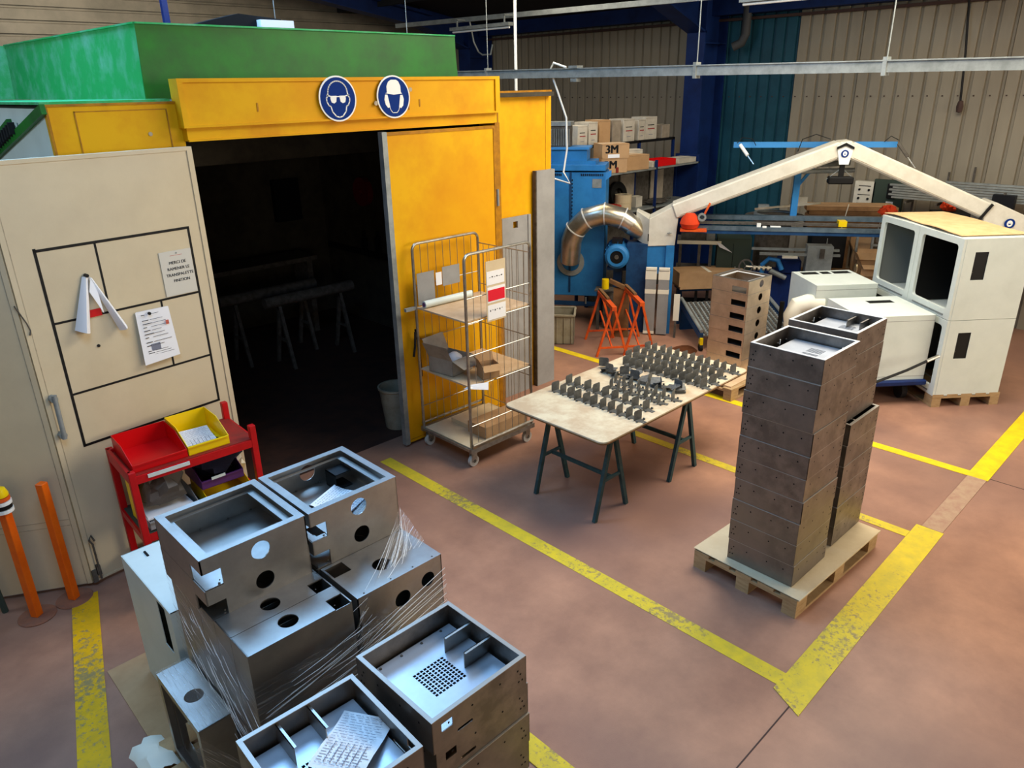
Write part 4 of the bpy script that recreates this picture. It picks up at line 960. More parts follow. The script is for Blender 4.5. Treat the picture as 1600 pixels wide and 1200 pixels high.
# orange gearbox under the arm
og = mt('orange_gearbox','orange cast gearbox with a silver ring under the machine arm','gearbox')
obj('casing', B().lathe([(0,0),(.10,.01),(.13,.07),(.11,.14),(.06,.2),(0,.21)],10,T(.12,-.10,1.50)), M_cloth, og, smooth=True); obj('ring', B().lathe([(.03,-.03),(.05,-.03),(.055,.03),(.03,.03),(.03,-.03)],14,T(.27,-.12,1.66) @ RX(R(90))), M_greyl, og, smooth=True)
obj('lever', B().cyl((.30,-.12,1.70),(.36,-.12,1.84),.014,8), M_orr, og); obj('plate', B().box(.0,.34,-.22,.0,1.48,1.50), M_orr, og)
# grey bars
for k,(a,lb) in enumerate(((-.42,'left one of two grey cloth belts taped upright on the machine column'),(-.245,'right one of two grey cloth belts taped upright on the machine column'))):
    t = mt('grinding_belt',lb,'belt',a,-.12,0); obj('belt', B().box(0,.145,0,.05,0.02,.93), M_grey, t); obj('tape_band', B().box(-.003,.148,-.003,.053,.60,.66), M_foam, t); obj('tape_band', B().box(-.003,.148,-.003,.053,.80,.92), M_foam, t)
    if k == 0: obj('tape_band', B().box(-.003,.148,-.003,.053,.02,.06), M_foam, t)
    obj('cap', B().box(0,.145,-.01,.06,.93,.96), M_foam, t)
t = mt('timber_offcut','brown timber board standing beside the orange trestles','timber',-.70,-.28,0); obj('board', B().box(-.14,.08,0,.06,0,.70), M_woodd, t); obj('top_block', B().bar((-.2,.02,.80),(.08,.02,.68),.07,.05), M_woodd, t)
t = mt('timber_offcut','pale timber offcut leaning on the right blue leg','timber',-.02,-.2,0); obj('board', B().box(0,.08,0,.03,.25,.62), M_foam, t); obj('stand', B().box(.02,.05,0.005,.025,0,.25), M_dust, t)
# motor
t = mt('electric_motor','blue electric motor with a round fan cowl beside the duct','motor',-.83,-.05,1.09)
obj('body', B().cyl((0,.05,0),(0,.34,0),.16,22), M_blue, t, smooth=True)
obj('fan_cowl', B().lathe([(.09,.0),(.13,.0),(.165,.03),(.17,.10),(.16,.11)],24,RX(R(-90)) @ T(0,0,-.06)), M_blue, t, smooth=True)
obj('fan_opening', B().cyl((0,-.045,0),(0,-.04,0),.10,20), M_dark, t); obj('fan_hub', B().cyl((0,-.055,0),(0,-.045,0),.03,12), M_dust, t)
for k in range(16):
    a=2*math.pi*k/16; obj('fin', B().bar((.17*math.cos(a),.08,.17*math.sin(a)),(.17*math.cos(a),.32,.17*math.sin(a)),.006,.035,up=(math.cos(a),0,math.sin(a))), M_blue, t)
obj('terminal_box', B().box(-.08,.06,.08,.2,.16,.23), M_black, t); obj('flange', B().cyl((0,.34,0),(0,.38,0),.2,20), M_blued, t)
t = mt('motor_stand','dark blue stand carrying the electric motor','stand',-.83,.1,0)
obj('post', B().box(-.06,.06,.05,.2,.0,.86), M_blued, t); obj('plate', B().box(-.15,.15,.0,.26,.86,.9), M_blued, t)
# filter unit
t = mt('filter_unit','tall blue dust filter cabinet with a motor on its lid','filter cabinet')
obj('cabinet', B().box(-2.05,-1.05,.36,.80,.40,2.17), M_blue, t, bevel=.006)
obj('lid', B().box(-2.08,-1.06,.33,.83,2.19,2.27), M_blue, t, bevel=.004); obj('lid_step', B().box(-2.05,-1.20,.36,.78,2.27,2.32), M_blue, t)
obj('upper_casing', B().box(-2.05,-1.33,.40,.78,2.32,2.47), M_blue, t); obj('upper_lid', B().box(-2.08,-1.30,.37,.8,2.47,2.50), M_sky, t)
obj('seam', B().box(-1.56,-1.53,.352,.36,.45,2.17), M_blued, t)
vr=B()
for k in range(12): vr.box(-1.40+k*.027,-1.386+k*.027,.352,.358,2.12,2.15)
for k in range(7): vr.box(-1.85+k*.027,-1.836+k*.027,.352,.358,2.12,2.15)
for k in range(22): vr.box(-1.525,-1.515,.352,.358,1.0+k*.05,1.025+k*.05)
obj('rivets_row', vr, M_dark, t, kind='stuff'); obj('label_plate', B().box(-1.24,-1.11,.354,.36,1.96,2.08), M_greyl, t)
obj('hinge_ear', B().prism([(-1.06,2.16),(-.98,2.2),(-.98,2.12),(-1.06,2.06)],-.40,-.36,M=MX), M_sky, t)
for x in (-2.0,-1.1):
    for y in (.40,.76): obj('leg', B().box(x-.03,x+.03,y-.03,y+.03,0,.40), M_blued, t)
obj('crossbar', B().box(-2.0,-1.1,.38,.42,.24,.30), M_blued, t); obj('lever', B().cyl((-1.3,.36,.28),(-1.3,.36,.38),.012,8), M_greyl, t)
m_ = obj('motor', B().box(-1.90,-1.58,.45,.72,2.50,2.78), M_dust, t)
fn=B()
for k in range(13): fn.box(-1.89+k*.025,-1.882+k*.025,.425,.45,2.52,2.74)
obj('motor_fins', fn, M_greyl, m_, kind='stuff'); obj('motor_cap', B().box(-1.92,-1.56,.43,.74,2.78,2.83), M_greyl, m_)
t = mt('duct','bent galvanised extraction duct from the blue filter to the cream hood','duct')
dp = [(-1.53,.30,.93),(-1.52,.26,1.06),(-1.50,.2,1.25),(-1.44,.16,1.41),(-1.28,.14,1.57),(-1.03,.14,1.64),(-.78,.14,1.58),(-.62,.16,1.47)]
obj('tube', B().tube(dp,[.145,.145,.145,.15,.15,.15,.145,.13],20), M_duct, t, smooth=True)
obj('cone', B().cyl((-.66,.16,1.50),(-.52,.18,1.38),.15,18,r2=.11), M_duct, t, smooth=True)
for i in (3,4,5,6):
    d=(Vector(dp[i+1])-Vector(dp[i-1])).normalized(); c_=Vector(dp[i]); obj('clamp_ring', B().cyl(c_-d*.008,c_+d*.008,.157,22), M_edge, t, smooth=True)
obj('flange', B().lathe([(.13,0),(.20,0),(.20,.012),(.13,.012)],26,T(-1.53,.35,.90) @ RX(R(90))), M_greyl, t, smooth=True)
# bin under the filter
t = mt('crate','grey brown ribbed plastic crate under the blue filter','crate',-1.62,-.55,0,R(6))
bb=B(); 
for (x0,x1,y0,y1) in ((-.28,.28,-.20,-.19),(-.28,.28,.19,.20),(-.28,-.27,-.2,.2),(.27,.28,-.2,.2)): bb.box(x0,x1,y0,y1,0.02,.41)
bb.box(-.28,.28,-.2,.2,.01,.02); obj('body', bb, M_bin, t); obj('rim', B().prism(rrect(-.30,.30,-.22,.22,.04),.40,.425,holes=[rect(-.27,.27,-.19,.19)]), M_bin, t, bevel=.004)
for k in range(6): obj('rib', B().box(-.26+k*.1,-.25+k*.1,-.21,-.20,.02,.40), M_bin, t)
# orange trestles
def otr(label,x,y,rz,h=.66):
    t = thing('orange_trestle',label,'trestle',(x,y,0),rz,None)
    obj('top_beam', B().box(-.03,.03,0,.85,h-.03,h+.02), M_orr, t); obj('timber_top', B().box(-.02,.02,.35,.85,h+.02,h+.05), M_woodd, t)
    for yy in (.06,.79):
        for s in (-1,1): obj('leg', B().bar((s*.02,yy,h-.03),(s*.2,yy,0),.028), M_orr, t)
        obj('crossbar', B().bar((-.165,yy,.12),(.165,yy,.12),.022), M_orr, t)
    obj('brace', B().bar((0,.06,.12),(0,.79,.4),.02), M_orr, t)
otr('orange steel trestle nearest the grey plank',7.23,5.60,R(-38)); otr('orange steel trestle behind, against the timber board',7.52,5.38,R(-38),.70)
tag(obj('machine_clutter', B().box(0,.3,0,.2,0,.5,M=ML @ T(-1.02,.1,.02)), M_dust),'dusty grey box between the crate and the motor stand','box')
tag(obj('yellow_tin', B().cyl(ML @ Vector((-.98,-.02,.62)),ML @ Vector((-.98,-.02,.76)),.05,14), M_yelp),'small yellow tin below the electric motor','tin')
t = mt('tin_shelf','small dark shelf holding the yellow tin','shelf',-1.0,-.1,0); obj('board', B().box(-.12,.14,-.02,.2,.6,.62), M_dust, t); obj('leg', B().box(-.1,-.06,.1,.14,0,.6), M_dust, t)
# ------------------------------------------------ behind the machine
def simple(name,label,cat,u,w_,z,sx,sy,sz,m,parts=(),bev=0,rz=0):
    t = mt(name,label,cat,u,w_,z,rz); obj('body', B().box(0,sx,0,sy,0,sz), m, t, bevel=bev)
    for nm,args,mm in parts: obj(nm, B().box(*args), mm, t)
    return t
simple('grey_cabinet','plain grey green cabinet behind the machine rails','cabinet',.54,.75,0,.47,.5,1.22,M_dkgreen,[('door_gap',(.22,.225,-.004,0,.1,1.15),M_dark),('handle',(.26,.28,-.015,0,.7,.82),M_greyl)])
t = mt('service_cart','dark tubular cart with a pale top behind the machine','cart',-.03,.75,0)
obj('top', B().box(0,.55,0,.5,1.14,1.17), M_dust, t); obj('lip', B().box(0,.62,-.01,0,1.13,1.18), M_foam, t)
for x in (.05,.32,.48): obj('leg', B().box(x-.02,x+.02,.02,.06,.2,1.14), M_dust, t)
obj('tray', B().box(0,.5,0,.5,.72,.74), M_dust, t); obj('box', B().box(.05,.4,.1,.4,1.17,1.27), M_dust, t); obj('mesh_box', B().box(.41,.53,.1,.3,1.17,1.28), M_greyl, t)
obj('blade', B().add([(.55,-.02,1.17),(.62,-.03,1.15),(.78,-.05,1.03),(.60,-.03,1.10)],[(0,1,2,3)]), M_paper, t)
obj('foot', B().box(0,.55,0,.5,.15,.2), M_dark, t)
t = mt('blue_winder','dark blue winding unit with rollers behind the white cabinets','machine',1.16,.56,0)
obj('base', B().box(.05,.5,0,.4,0,.78), M_navy, t); obj('housing', B().box(.22,.52,-.02,.3,.78,.98), M_navy, t, bevel=.02)
obj('arch', B().tube([(.0,-.05,.7),(0,-.05,.92),(.08,-.05,1.0),(.2,-.05,.98),(.26,-.05,.85)],.035,10), M_blue, t, smooth=True); obj('roller', B().cyl((.1,-.08,.84),(.32,-.08,.74),.035,12), M_greyl, t, smooth=True)
obj('arm', B().box(-.25,.1,-.02,.06,.74,.80), M_navy, t)
t = mt('spoked_wheel','spoked hand wheel with fittings left of the blue winder','wheel',.92,.3,.93)
obj('rim', B().lathe([(.08,-.01),(.10,-.01),(.10,.01),(.08,.01),(.08,-.01)],20,RX(R(90))), M_dust, t); obj('spindle', B().cyl((0,0,0),(.34,.02,-.02),.018,8), M_duct, t)
for k in range(3): obj('spoke', B().bar((0,0,0),(.09*math.cos(k*2.1),0,.09*math.sin(k*2.1)),.012), M_dust, t)
for k in range(4): obj('fitting', B().cyl((.1+k*.06,-.0,-.02),(.13+k*.06,0,-.02),.035,10), M_duct, t)
t = mt('profile_rack','pale double slide rail carried on a grey block behind the rails','rail',1.10,.45,0)
obj('slide', B().box(0,1.05,0,.05,1.06,1.09), M_greyl, t); obj('slide', B().box(-.1,1.05,.1,.15,1.11,1.14), M_greyl, t); obj('block', B().box(.62,.95,-.02,.2,.78,1.2), M_greyl, t); obj('plate', B().box(.3,.5,-.04,.0,1.03,1.06), M_foam, t)
obj('clamp', B().box(.78,.84,-.04,.2,1.04,1.17), M_dust, t)
simple('dark_locker','dark brown locker behind the slide rail','locker',1.86,1.05,0,.5,.4,1.27,M_black,[('side',(.46,.5,-.01,0,0,1.27),M_woodd),('strip',(.2,.21,-.01,0,1.0,1.2),M_greyl)])
t = mt('white_stand','light tubular stand right of the dark locker','stand',2.43,.95,0)
for x,z0 in ((.0,.9),(.2,.86)): obj('upright', B().box(x,x+.03,0,.03,z0-.8,1.30), M_greyl, t)
obj('rung', B().box(.2,.6,0,.03,1.12,1.15), M_greyl, t); obj('rung', B().box(.0,.6,0,.03,1.28,1.31), M_greyl, t); obj('basket', B().box(.3,.5,.02,.2,1.15,1.26), M_greyl, t)
open_box('open_carton','open brown carton with a crumpled lid in the clutter right of the locker',tuple(ML @ Vector((2.46,.55,.78))),MA,.34,.3,.16,M_card,10)
open_box('open_carton','torn brown carton beside the white cabinet frame',tuple(ML @ Vector((2.42,.9,.78))),MA,.3,.3,.26,M_card,30)
simple('low_bench','low dusty wooden bench carrying cartons behind the white boxes','bench',1.72,.42,.70,1.18,.6,.08,M_woodd,[('leg',(.05,.12,.05,.12,-.7,0),M_woodd),('leg',(1.05,1.12,.05,.12,-.7,0),M_woodd)])
tag(obj('brown_fitting', B().lathe([(0,0),(.03,.0),(.02,.05),(.035,.1),(.02,.16),(0,.17)],10,ML @ T(2.38,.5,.80)), M_duct, smooth=True),'small brass fitting standing in front of the cartons','fitting')
# wooden boards, table and panels against the beige wall
t = mt('timber_stack','long stack of brown boards behind the machine post','timber',1.80,1.5,0)
for k in range(7): obj('board', B().box(.0+.02*(k%3),1.25,.0,.25,1.16+k*.06,1.215+k*.06), M_woodd if k%2 else mat('board_brown',(150,112,74),.8,c2=(130,96,62),scale=8), t)
for x in (.1,1.1): obj('bearer', B().box(x,x+.08,.03,.2,0,1.16), M_woodd, t)
for x in (.5,1.0): obj('strap', B().bar((x,-.01,1.15),(x+.07,-.01,1.62),.02,.01), M_foam, t)
obj('top_sheet', B().box(0,1.2,0,.3,1.58,1.6), M_card, t)
t = mt('turntable','dusty round turntable on a stand left of the blue post','turntable',1.35,1.4,0)
obj('disc', B().cyl((0,0,1.42),(0,0,1.46),.42,28), M_dust, t); obj('ring', B().lathe([(.26,1.46),(.30,1.46),(.30,1.50),(.26,1.50)],28), M_greyl, t); obj('stand', B().cyl((0,0,0),(0,0,1.42),.25,14), M_dust, t)
obj('bar', B().bar((-.3,-.1,1.56),(.6,-.1,1.66),.03), M_duct, t); obj('vice', B().box(.2,.42,-.08,.0,1.64,1.74), M_duct, t); obj('grey_block', B().box(-.25,-.1,-.1,.0,1.56,1.62), M_greyl, t)
t = thing('switchboard','cream electrical panel with rows of dark switches on the beige wall','panel',(11.88,4.53,1.655))
obj('box', B().box(0,.1,-.16,.14,-.21,.21), M_mcream, t)
for r_ in range(3):
    obj('slot', B().box(-.004,0,-.10,.08,.14-r_*.13,.15-r_*.13), M_blk, t)
    for y in (-.08,.06): obj('knob', B().cyl((-.02,y,.09-r_*.13),(0,y,.09-r_*.13),.016,8), M_blk, t)
t = thing('tool_board','dark green perforated tool panel beside the cream switch panel','panel',(11.88,4.2,1.68)); obj('board', B().box(0,.06,-.24,.19,-.23,.23), M_dkgreen, t); obj('white_label', B().box(-.006,0,-.12,-.02,-.18,-.08), M_paper, t); obj('instrument', B().box(-.03,0,-.14,-.02,-.03,.18), M_blk, t)
def profs(label,y0,y1,z,n,x):
    t = thing('profile_bundle',label,'metal profiles',(x,0,0))
    for k in range(n): obj('profile', B().box(-.02-.01*(k%2),.02,y1+.03*(k%3),y0-.05*(k%2),z-k*.034,z+.026-k*.034), M_greyl, t)
    for y in (y0-.25,y1+.3): obj('bracket', B().box(-.03,.3,y-.012,y+.012,z-n*.034-.03,z-n*.034).box(.28,.3,y-.012,y+.012,z-n*.034-.4,z+.2), M_dust, t)
profs('bundle of grey metal profiles on wall brackets left of the arm',4.06,3.1,1.87,6,11.6); profs('long grey metal profiles on wall brackets at the right edge',3.35,.8,1.95,7,11.65)
t = thing('junction_box','dark junction box hanging among the profiles at the right edge','box',(11.5,2.6,1.72)); obj('box', B().box(0,.1,-.14,.12,-.1,.14), M_black, t); obj('hook', B().box(.04,.4,-.01,.01,.14,.16), M_dust, t)
rag('orange_cloth','crumpled orange cloth behind the top of the white cabinets',tuple(ML @ Vector((2.85,1.2,1.50))),(.16,.1,.14),M_cloth,2)['category']='cloth'
rag('orange_cloth','orange vest hanging under the right machine arm',tuple(ML @ Vector((3.62,1.2,1.58))),(.18,.1,.2),M_cloth,5)['category']='cloth'
simple('cloth_bench','dark bench top under the orange cloths','bench',2.95,1.0,1.44,1.0,.35,.05,M_dust,[('leg',(.05,.1,.05,.1,-1.44,0),M_dust),('leg',(.9,.95,.05,.1,-1.44,0),M_dust)])
simple('black_case','flat black case on the bench under the right arm','case',3.4,1.05,1.49,.5,.25,.1,M_black)
# ------------------------------------------------ shelving with cartons
t = thing('shelving','long metal shelving behind the blue filter','shelving',(8.78,6.95,0))
obj('shelf_board', B().box(0,2.34,0,.45,2.065,2.09), M_greyl, t); obj('shelf_board', B().box(0,2.34,0,.45,1.47,1.495), M_greyl, t)
for x in (0,1.12,2.28): obj('upright', B().box(x,x+.04,.41,.45,0,2.12), M_navy, t)
obj('upright', B().box(1.12,1.16,0,.03,0,2.2), M_navy, t); obj('end_panel', B().box(2.30,2.34,0,.45,1.0,2.2), M_navy, t); obj('back_panel', B().box(0,2.34,.455,.46,0,2.06), M_dust, t)
t = thing('rear_shelving','higher dark shelf behind the long shelving','shelving',(8.75,7.55,0))
obj('shelf_board', B().box(0,2.5,0,.4,2.41,2.45), M_blk, t)
for x in (.0,1.5,2.46): obj('upright', B().box(x,x+.04,.0,.04,0,2.45), M_navy, t)
def carton(label,x0,x1,y0,d,z0,z1,m,rz=0,sheet=None,name='carton'):
    t = thing(name,label,'carton',((x0+x1)/2,y0+d/2,z0),rz); w_=(x1-x0)/2
    obj('body', B().box(-w_,w_,-d/2,d/2,0,z1-z0), m, t, bevel=.003)
    obj('tape', B().box(-w_-.001,w_+.001,-.025,.025,z1-z0-.001,z1-z0+.001), M_foam, t)
    obj('flap_gap', B().box(-w_,w_,-d/2-.001,-d/2,(z1-z0)*.93,(z1-z0)*.94), M_dust, t)
    if sheet == 'label': 
        obj('side_label', B().box(-w_*.6,w_*.5,-d/2-.002,-d/2-.001,(z1-z0)*.62,(z1-z0)*.66), M_ink, t); obj('side_label', B().box(-w_*.6,w_*.6,-d/2-.002,-d/2-.001,(z1-z0)*.45,(z1-z0)*.5), mat('print_red',(150,50,50),.7), t)
        obj('side_label', B().box(-w_*.4,w_*.3,-d/2-.002,-d/2-.001,(z1-z0)*.2,(z1-z0)*.23), M_inkl, t)
    return t
W1 = M_cardl; WW = mat('carton_white',(196,188,172),.7,c2=(176,168,152),scale=6)
for (x0,x1,z1,lb,m) in ((8.76,8.96,2.74,'white printed carton just right of the filter motor',WW),(9.0,9.2,2.78,'white printed carton with red text on the high shelf',WW),(9.25,9.5,2.80,'tall brown carton with an open flap on the high shelf',M_card),(9.54,9.76,2.78,'grey carton with an open top on the high shelf',M_cardg),
        (9.83,10.12,2.79,'pale printed carton in the middle of the high shelf',WW),(10.2,10.4,2.77,'white bordered carton right of the shelf middle',WW),(10.42,10.72,2.80,'pale printed carton near the right end of the high shelf',WW),(10.85,11.1,2.66,'small pale carton at the right end of the high shelf',M_cardg)):
    carton(lb,x0,x1,7.56,.3,2.451,z1,m,R(random.uniform(-6,6)),'label' if m is WW else None)
t3 = carton('upper brown carton with big black lettering beside the filter',8.80,9.22,6.96,.36,2.295,2.5,M_card,R(-30),name='carton')
[text('lettering','3M',.16,M_ink,T(-.06+q,-.1815,.125) @ MT,t3) for q in (-.008,-.004,0,.004,.008)]; obj('white_panel', B().box(-.12,.06,-.182,-.181,.01,.06), M_paper, t3)
t3 = carton('lower brown carton with half hidden black lettering beside the filter',8.80,9.2,6.97,.36,2.092,2.293,M_card,R(-30)); [text('lettering','3M',.16,M_ink,T(-.06+q,-.1815,.11) @ MT,t3) for q in (-.008,-.004,0,.004,.008)]
carton('large plain brown carton in the middle of the long shelf',9.05,9.70,6.98,.36,2.092,2.31,M_card,R(-12))
carton('small dark carton between the brown cartons on the shelf',8.93,9.06,6.96,.12,2.092,2.17,M_redd)
carton('long pale carton with a torn end on the long shelf',9.6,9.86,7.2,.2,2.092,2.36,WW,R(-20))
carton('flat pale carton at the right end of the long shelf',10.55,11.05,6.98,.3,2.092,2.17,WW)
open_box('red_tray','red plastic tray near the right end of the long shelf',(9.98,7.0,2.092),R(-6),.45,.3,.1,M_redp,None,cat='tray')
carton('white sliver of carton left of the red tray',9.86,9.95,7.0,.2,2.092,2.18,WW)
def roll_(label,x,y,z,r,h,m): 
    t=thing('tape_roll',label,'roll',(x,y,z)); obj('roll', B().prism(circ(0,0,r,20),0,h,holes=[circ(0,0,r*.5,14)]), m, t, smooth=False); obj('core', B().prism(circ(0,0,r*.5-.001,14),0,h*.98,holes=[circ(0,0,r*.42,14)]), M_cardg, t); return t
roll_('flat red ring on the lower shelf beside the filter',9.02,7.14,1.497,.17,.10,M_redp)
roll_('pale abrasive roll on the lower shelf, bottom one of two',9.36,7.16,1.497,.13,.1,M_cardl); roll_('pale abrasive roll on the lower shelf, upper one of two',9.38,7.17,1.599,.13,.12,M_cardl)
tag(obj('leaning_disc', B().lathe([(.1,-.02),(.2,-.02),(.2,.02),(.1,.02),(.1,-.02)],22,T(9.42,7.3,1.70) @ RX(R(80))), M_blk),'black ring leaning behind the pale abrasive rolls','ring')
carton('small white carton right of the abrasive rolls',9.62,9.78,7.1,.15,1.497,1.66,WW)
rag('dark_rags','dark oily scraps at the right of the lower shelf',(10.2,7.15,1.497),(.3,.15,.07),M_dust,3)
for x,lb in ((9.55,'left'),(10.35,'right')): tag(obj('leaning_board', B().box(x,x+.35,7.36,7.38,1.497,1.98), M_cardg),'pale board leaning at the back of the lower shelf, '+lb+' one','board')
# ------------------------------------------------ roller table, long carton, stack of boxes
BA = math.atan2(-.64,.77)
t = thing('roller_table','low blue roller table with a chequered bed behind the table','roller table',(8.22,4.92,0),BA)
def tz(y): return .20+.20*y
for x in (0,1.25):
    obj('side_rail', B().bar((x,0,tz(0)),(x,.95,tz(.95)),.05,.07), M_blued, t); obj('guard_tube', B().cyl((x+.0,0,tz(0)+.07),(x,.95,tz(.95)+.07),.025,10), M_greyl, t)
    f = obj('castor', B().box(x-.02,x+.02,-.03,.03,.06,.18), M_yelp, t); obj('wheel', B().cyl((x-.02,0,.05),(x+.02,0,.05),.05,14), M_rubber, f)
rl_=B()
for k in range(17):
    y=.03+k*.056; rl_.cyl((.03,y,tz(y)),(1.22,y,tz(y)),.02,8)
obj('rollers', rl_, M_greyl, t, kind='stuff'); gb=B()
for k in range(18): gb.box(.05+k*.065,.08+k*.065,0,.95,0,.004,M=T(0,0,.222) @ Matrix.Rotation(math.atan(.2),4,'X'))
obj('mesh_strips', gb, M_dust, t, kind='stuff'); obj('end_frame', B().box(0,1.25,.93,.97,0,.38), M_blued, t)
t = thing('long_carton','long brown carton lying across the head of the roller table','carton',(8.95,5.80,0),BA)
obj('body', B().box(.0,.95,-.1,.3,.56,.80), M_card, t); obj('flap', B().box(-.02,.0,-.1,.3,.60,.8), M_card, t); obj('tape', B().box(.4,.45,-.101,.3,.80,.801), M_foam, t)
t = thing('carton_stand','blue stand under the long brown carton','stand',(8.95,5.80,0),BA)
obj('top', B().box(.02,.9,-.05,.25,.52,.559), M_blued, t)
for x in (.05,.85): obj('leg', B().box(x-.03,x+.03,.05,.1,0,.52), M_blued, t)
M_copper = mat('warm_steel',(206,186,160),.34,.75,c2=(184,164,140),scale=5)
g4='stack of steel boxes behind the trestle table'
p = pallet('pallet with a plywood top under the stack of steel boxes',(7.60,4.10,0),R(-4)); tag(obj('plywood_sheet', B().box(7.02,8.12,3.78,4.48,.1445,.158), M_ply),'plywood sheet under the stack of steel boxes','plywood')
def cut_box(name,label,s=.472,h=.1545):
    t = thing(name,label,'metal box'); a=s/2; b=B(); no=rect(-a,a,0,h-.004)
    lf = [(-a,0),(a,0),(a,h-.004),(-a,h-.004)]
    b.prism(no,a-.004,a,holes=[circ(.03,.09,.042,18)],M=MX).prism(no,-a,-a+.004,M=MX).prism(lf,a-.004,a,holes=[rect(.03,.215,.012,.080)],M=MY).prism(lf,-a,-a+.004,M=MY)
    obj('shell',b,M_copper,t); q=a-.03; obj('rim',B().prism(rect(-a,a,-a,a),h-.004,h,holes=[rect(-q,q,-q,q)]),M_steel,t)
    q2=a-.07; obj('inner_frame',B().prism(rect(-q,q,-q,q),h-.02,h-.016,holes=[rect(-q2,q2,-q2,q2)]),M_edge,t); obj('base_plate',B().box(-q,q,-q,q,.004,.008),M_steelr,t); return t
stack(cut_box('steel_box','x'), cut_box('steel_box','x'), 7, 7.70,4.14,.160,.155,'the stack behind the trestle table, with slotted sides',R(-3),group=g4)
# foam roll
t = thing('foam_roll','cream foam roll standing and bent beside the stack of boxes','foam'); rp_=[(8.22,3.74,0.02),(8.22,3.74,.5),(8.23,3.74,.72),(8.27,3.70,.84),(8.34,3.62,.87),(8.45,3.50,.85),(8.6,3.35,.8)][:6]
obj('roll', B().tube(rp_,[.06,.06,.10,.11,.11,.11],16), M_foam, t, smooth=True)
tag(obj('black_stand', B().cyl((8.62,4.06,0),(8.62,4.06,.75),.03,8), M_blk),'black post between the box stack and the foam roll','post')
# ------------------------------------------------ white cabinets
CA = math.atan2(-.65,.76)
def cabinet(label,b_off,z,vent,inner,open_back=False):
    p = Vector((8.33,2.10,0)) + Vector((.65,.76,0)).normalized()*b_off
    t = thing('white_cabinet',label,'cabinet',(p.x,p.y,z),CA)
    W_,D_,H_ = .70,.76,.84     # W_ along x (vented side at y=0), D_ along y (opening at x=0)
    k=B()
    vh=[rect(.11,.25,H_*.50,H_*.84)] if vent else []
    k.prism(rect(0,W_,0,H_),0,.004,holes=vh,M=MX)
    k.prism(rect(0,W_,0,H_),-D_,-D_+.004,M=MX)
    k.box(0,W_,0,D_,H_-.004,H_).box(0,W_,0,D_,0,.004).box(W_-.004,W_,0,D_,0,H_)
    obj('shell',k,M_white,t)
    obj('front_frame',B().prism(rect(-D_,0,0,H_),-.004,.03,holes=[rrect(-D_+.07,-.07,.10,H_-.07,.04)],M=MY),M_white,t,bevel=.002)
    obj('front_rail',B().box(-.035,-.03,.1,D_-.1,.03,.045),M_greyl,t)
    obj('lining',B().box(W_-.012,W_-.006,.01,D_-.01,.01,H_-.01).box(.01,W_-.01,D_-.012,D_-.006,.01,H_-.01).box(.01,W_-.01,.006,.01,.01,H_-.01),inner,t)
    if vent:
        obj('vent_mesh',B().box(.105,.255,.003,.005,H_*.495,H_*.845),M_blk,t)
        rv=B()
        for x in (.03,.12,.3,.42,.55,.66):
            for z_ in (.05,.2,.5,.79): rv.cyl((x,-.001,z_),(x,-.0035,z_),.005,6)
        obj('rivets',rv,M_dust,t,kind='stuff')
    return t
cabinet('lower white cabinet at the right, open towards the trolley',0,.13,True,M_whiteg)
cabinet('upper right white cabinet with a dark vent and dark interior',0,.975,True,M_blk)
cabinet('upper left white cabinet with a grey interior under the plywood',.765,.975,False,M_whiteg)
cabinet('lower rear white cabinet mostly hidden behind the trolley',.765,.13,False,M_whiteg)
p = Vector((8.33,2.10,0)); t = pallet('pallet under the stacked white cabinets', tuple(p+Vector((.76,-.65,0))*.35+Vector((.65,.76,0))*.77+Vector((0,0,-.016))), CA+R(90), 1.55,.75)
for q in t.children: pass
t.location.z = 0
t = thing('plywood_sheet','warped orange plywood sheet on top of the white cabinets','plywood',(8.33,2.10,1.82),CA)
n=8; vs=[]
for s_ in (0,.008):
    for i in range(n+1):
        for j in range(4): 
            x=.0+.72*j/3; y=.10+1.42*i/n; vs.append((x-.02*math.sin(i*.9),y,s_+.02*math.sin(i*.7)**2*(1-j/3)+.004))
F=[(i*4+j,i*4+j+1,(i+1)*4+j+1,(i+1)*4+j) for i in range(n) for j in range(3)]; m_=4*(n+1)
obj('sheet',B().add(vs,F+[tuple(q+m_ for q in f) for f in F]+[(i*4,(i+1)*4,m_+(i+1)*4,m_+i*4) for i in range(n)]+[(i*4+3,(i+1)*4+3,m_+(i+1)*4+3,m_+i*4+3) for i in range(n)]+[(j,j+1,m_+j+1,m_+j) for j in range(3)]),mat('plywood_orange',(226,190,138),.6,c2=(212,172,120),scale=7),t)
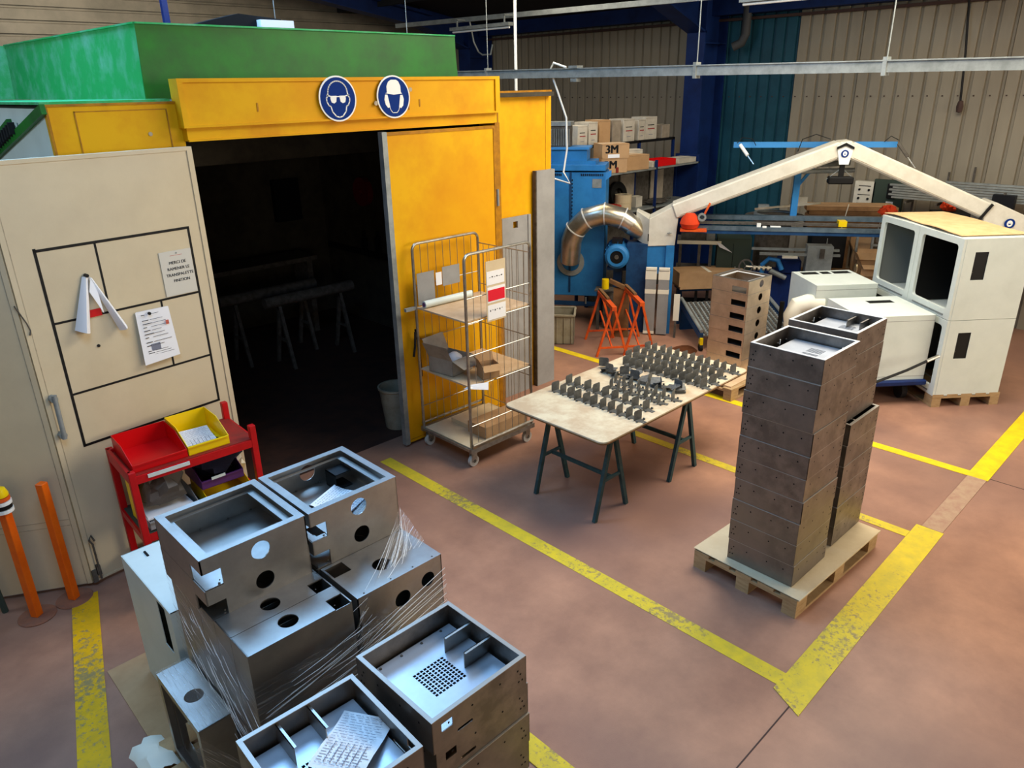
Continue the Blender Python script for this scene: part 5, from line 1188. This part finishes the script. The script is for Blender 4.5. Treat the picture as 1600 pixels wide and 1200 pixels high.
# boxes on the trolley
def wbox(label,cx,cy,z,sx,sy,h,holes,rz):
    t = thing('white_box',label,'box',(cx,cy,z),rz)
    obj('top_panel',B().prism(rect(-sx/2,sx/2,-sy/2,sy/2),h-.004,h,holes=holes),M_white,t)
    k=B().box(-sx/2,sx/2,-sy/2,-sy/2+.004,0,h-.004).box(-sx/2,sx/2,sy/2-.004,sy/2,0,h-.004).box(-sx/2,-sx/2+.004,-sy/2,sy/2,0,h-.004).box(sx/2-.004,sx/2,-sy/2,sy/2,0,h-.004).box(-sx/2,sx/2,-sy/2,sy/2,0,.004)
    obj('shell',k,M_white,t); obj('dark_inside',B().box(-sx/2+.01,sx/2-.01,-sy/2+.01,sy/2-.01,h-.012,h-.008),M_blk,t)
    obj('fold_line',B().box(-sx/2-.001,sx/2+.001,-sy/2-.001,-sy/2,h-.06,h-.056),M_grey,t); obj('fold_line',B().box(-sx/2,sx/2,-sy/2-.002,-sy/2,.04,.044),M_grey,t)
    return t
wbox('nearer white box on the trolley with one dark slot in its top',8.30,2.80,.28,.80,.76,.72,[rect(-.05,.24,.12,.23)],CA)
wbox('farther white box behind, with three dark slots in its top',8.83,3.56,.28,.73,.70,.82,[rect(-.29,-.08,.18,.31),rect(-.05,.07,.18,.31),rect(.10,.32,.18,.31)],CA)
t = thing('platform_trolley','blue platform trolley under the white boxes','trolley',(8.55,3.1,0),CA)
obj('deck',B().box(-.42,.42,-.82,.85,.225,.28),M_navy,t,bevel=.01)
for x in (-.28,.28):
    for y in (-.60,.65):
        f=obj('castor',B().box(x-.05,x+.05,y-.04,y+.04,.15,.225),M_dust,t); obj('wheel',B().cyl((x-.03,y,.09),(x+.03,y,.09),.09,18),M_rubber,f,smooth=True)
t = thing('trolley_handle','chrome and black handle bar sticking out beside the white boxes','handle'); obj('bar',B().tube([(7.3,2.40,.50),(7.75,2.25,.55),(8.0,2.16,.60)],.014,8),M_blk,t,smooth=True); obj('grip',B().tube([(8.0,2.16,.60),(8.16,2.10,.63)],.018,8),M_chrome,t,smooth=True); obj('stay',B().tube([(7.3,2.40,.50),(7.5,2.9,.45),(8.1,3.0,.26)],.014,8),M_blk,t,smooth=True)
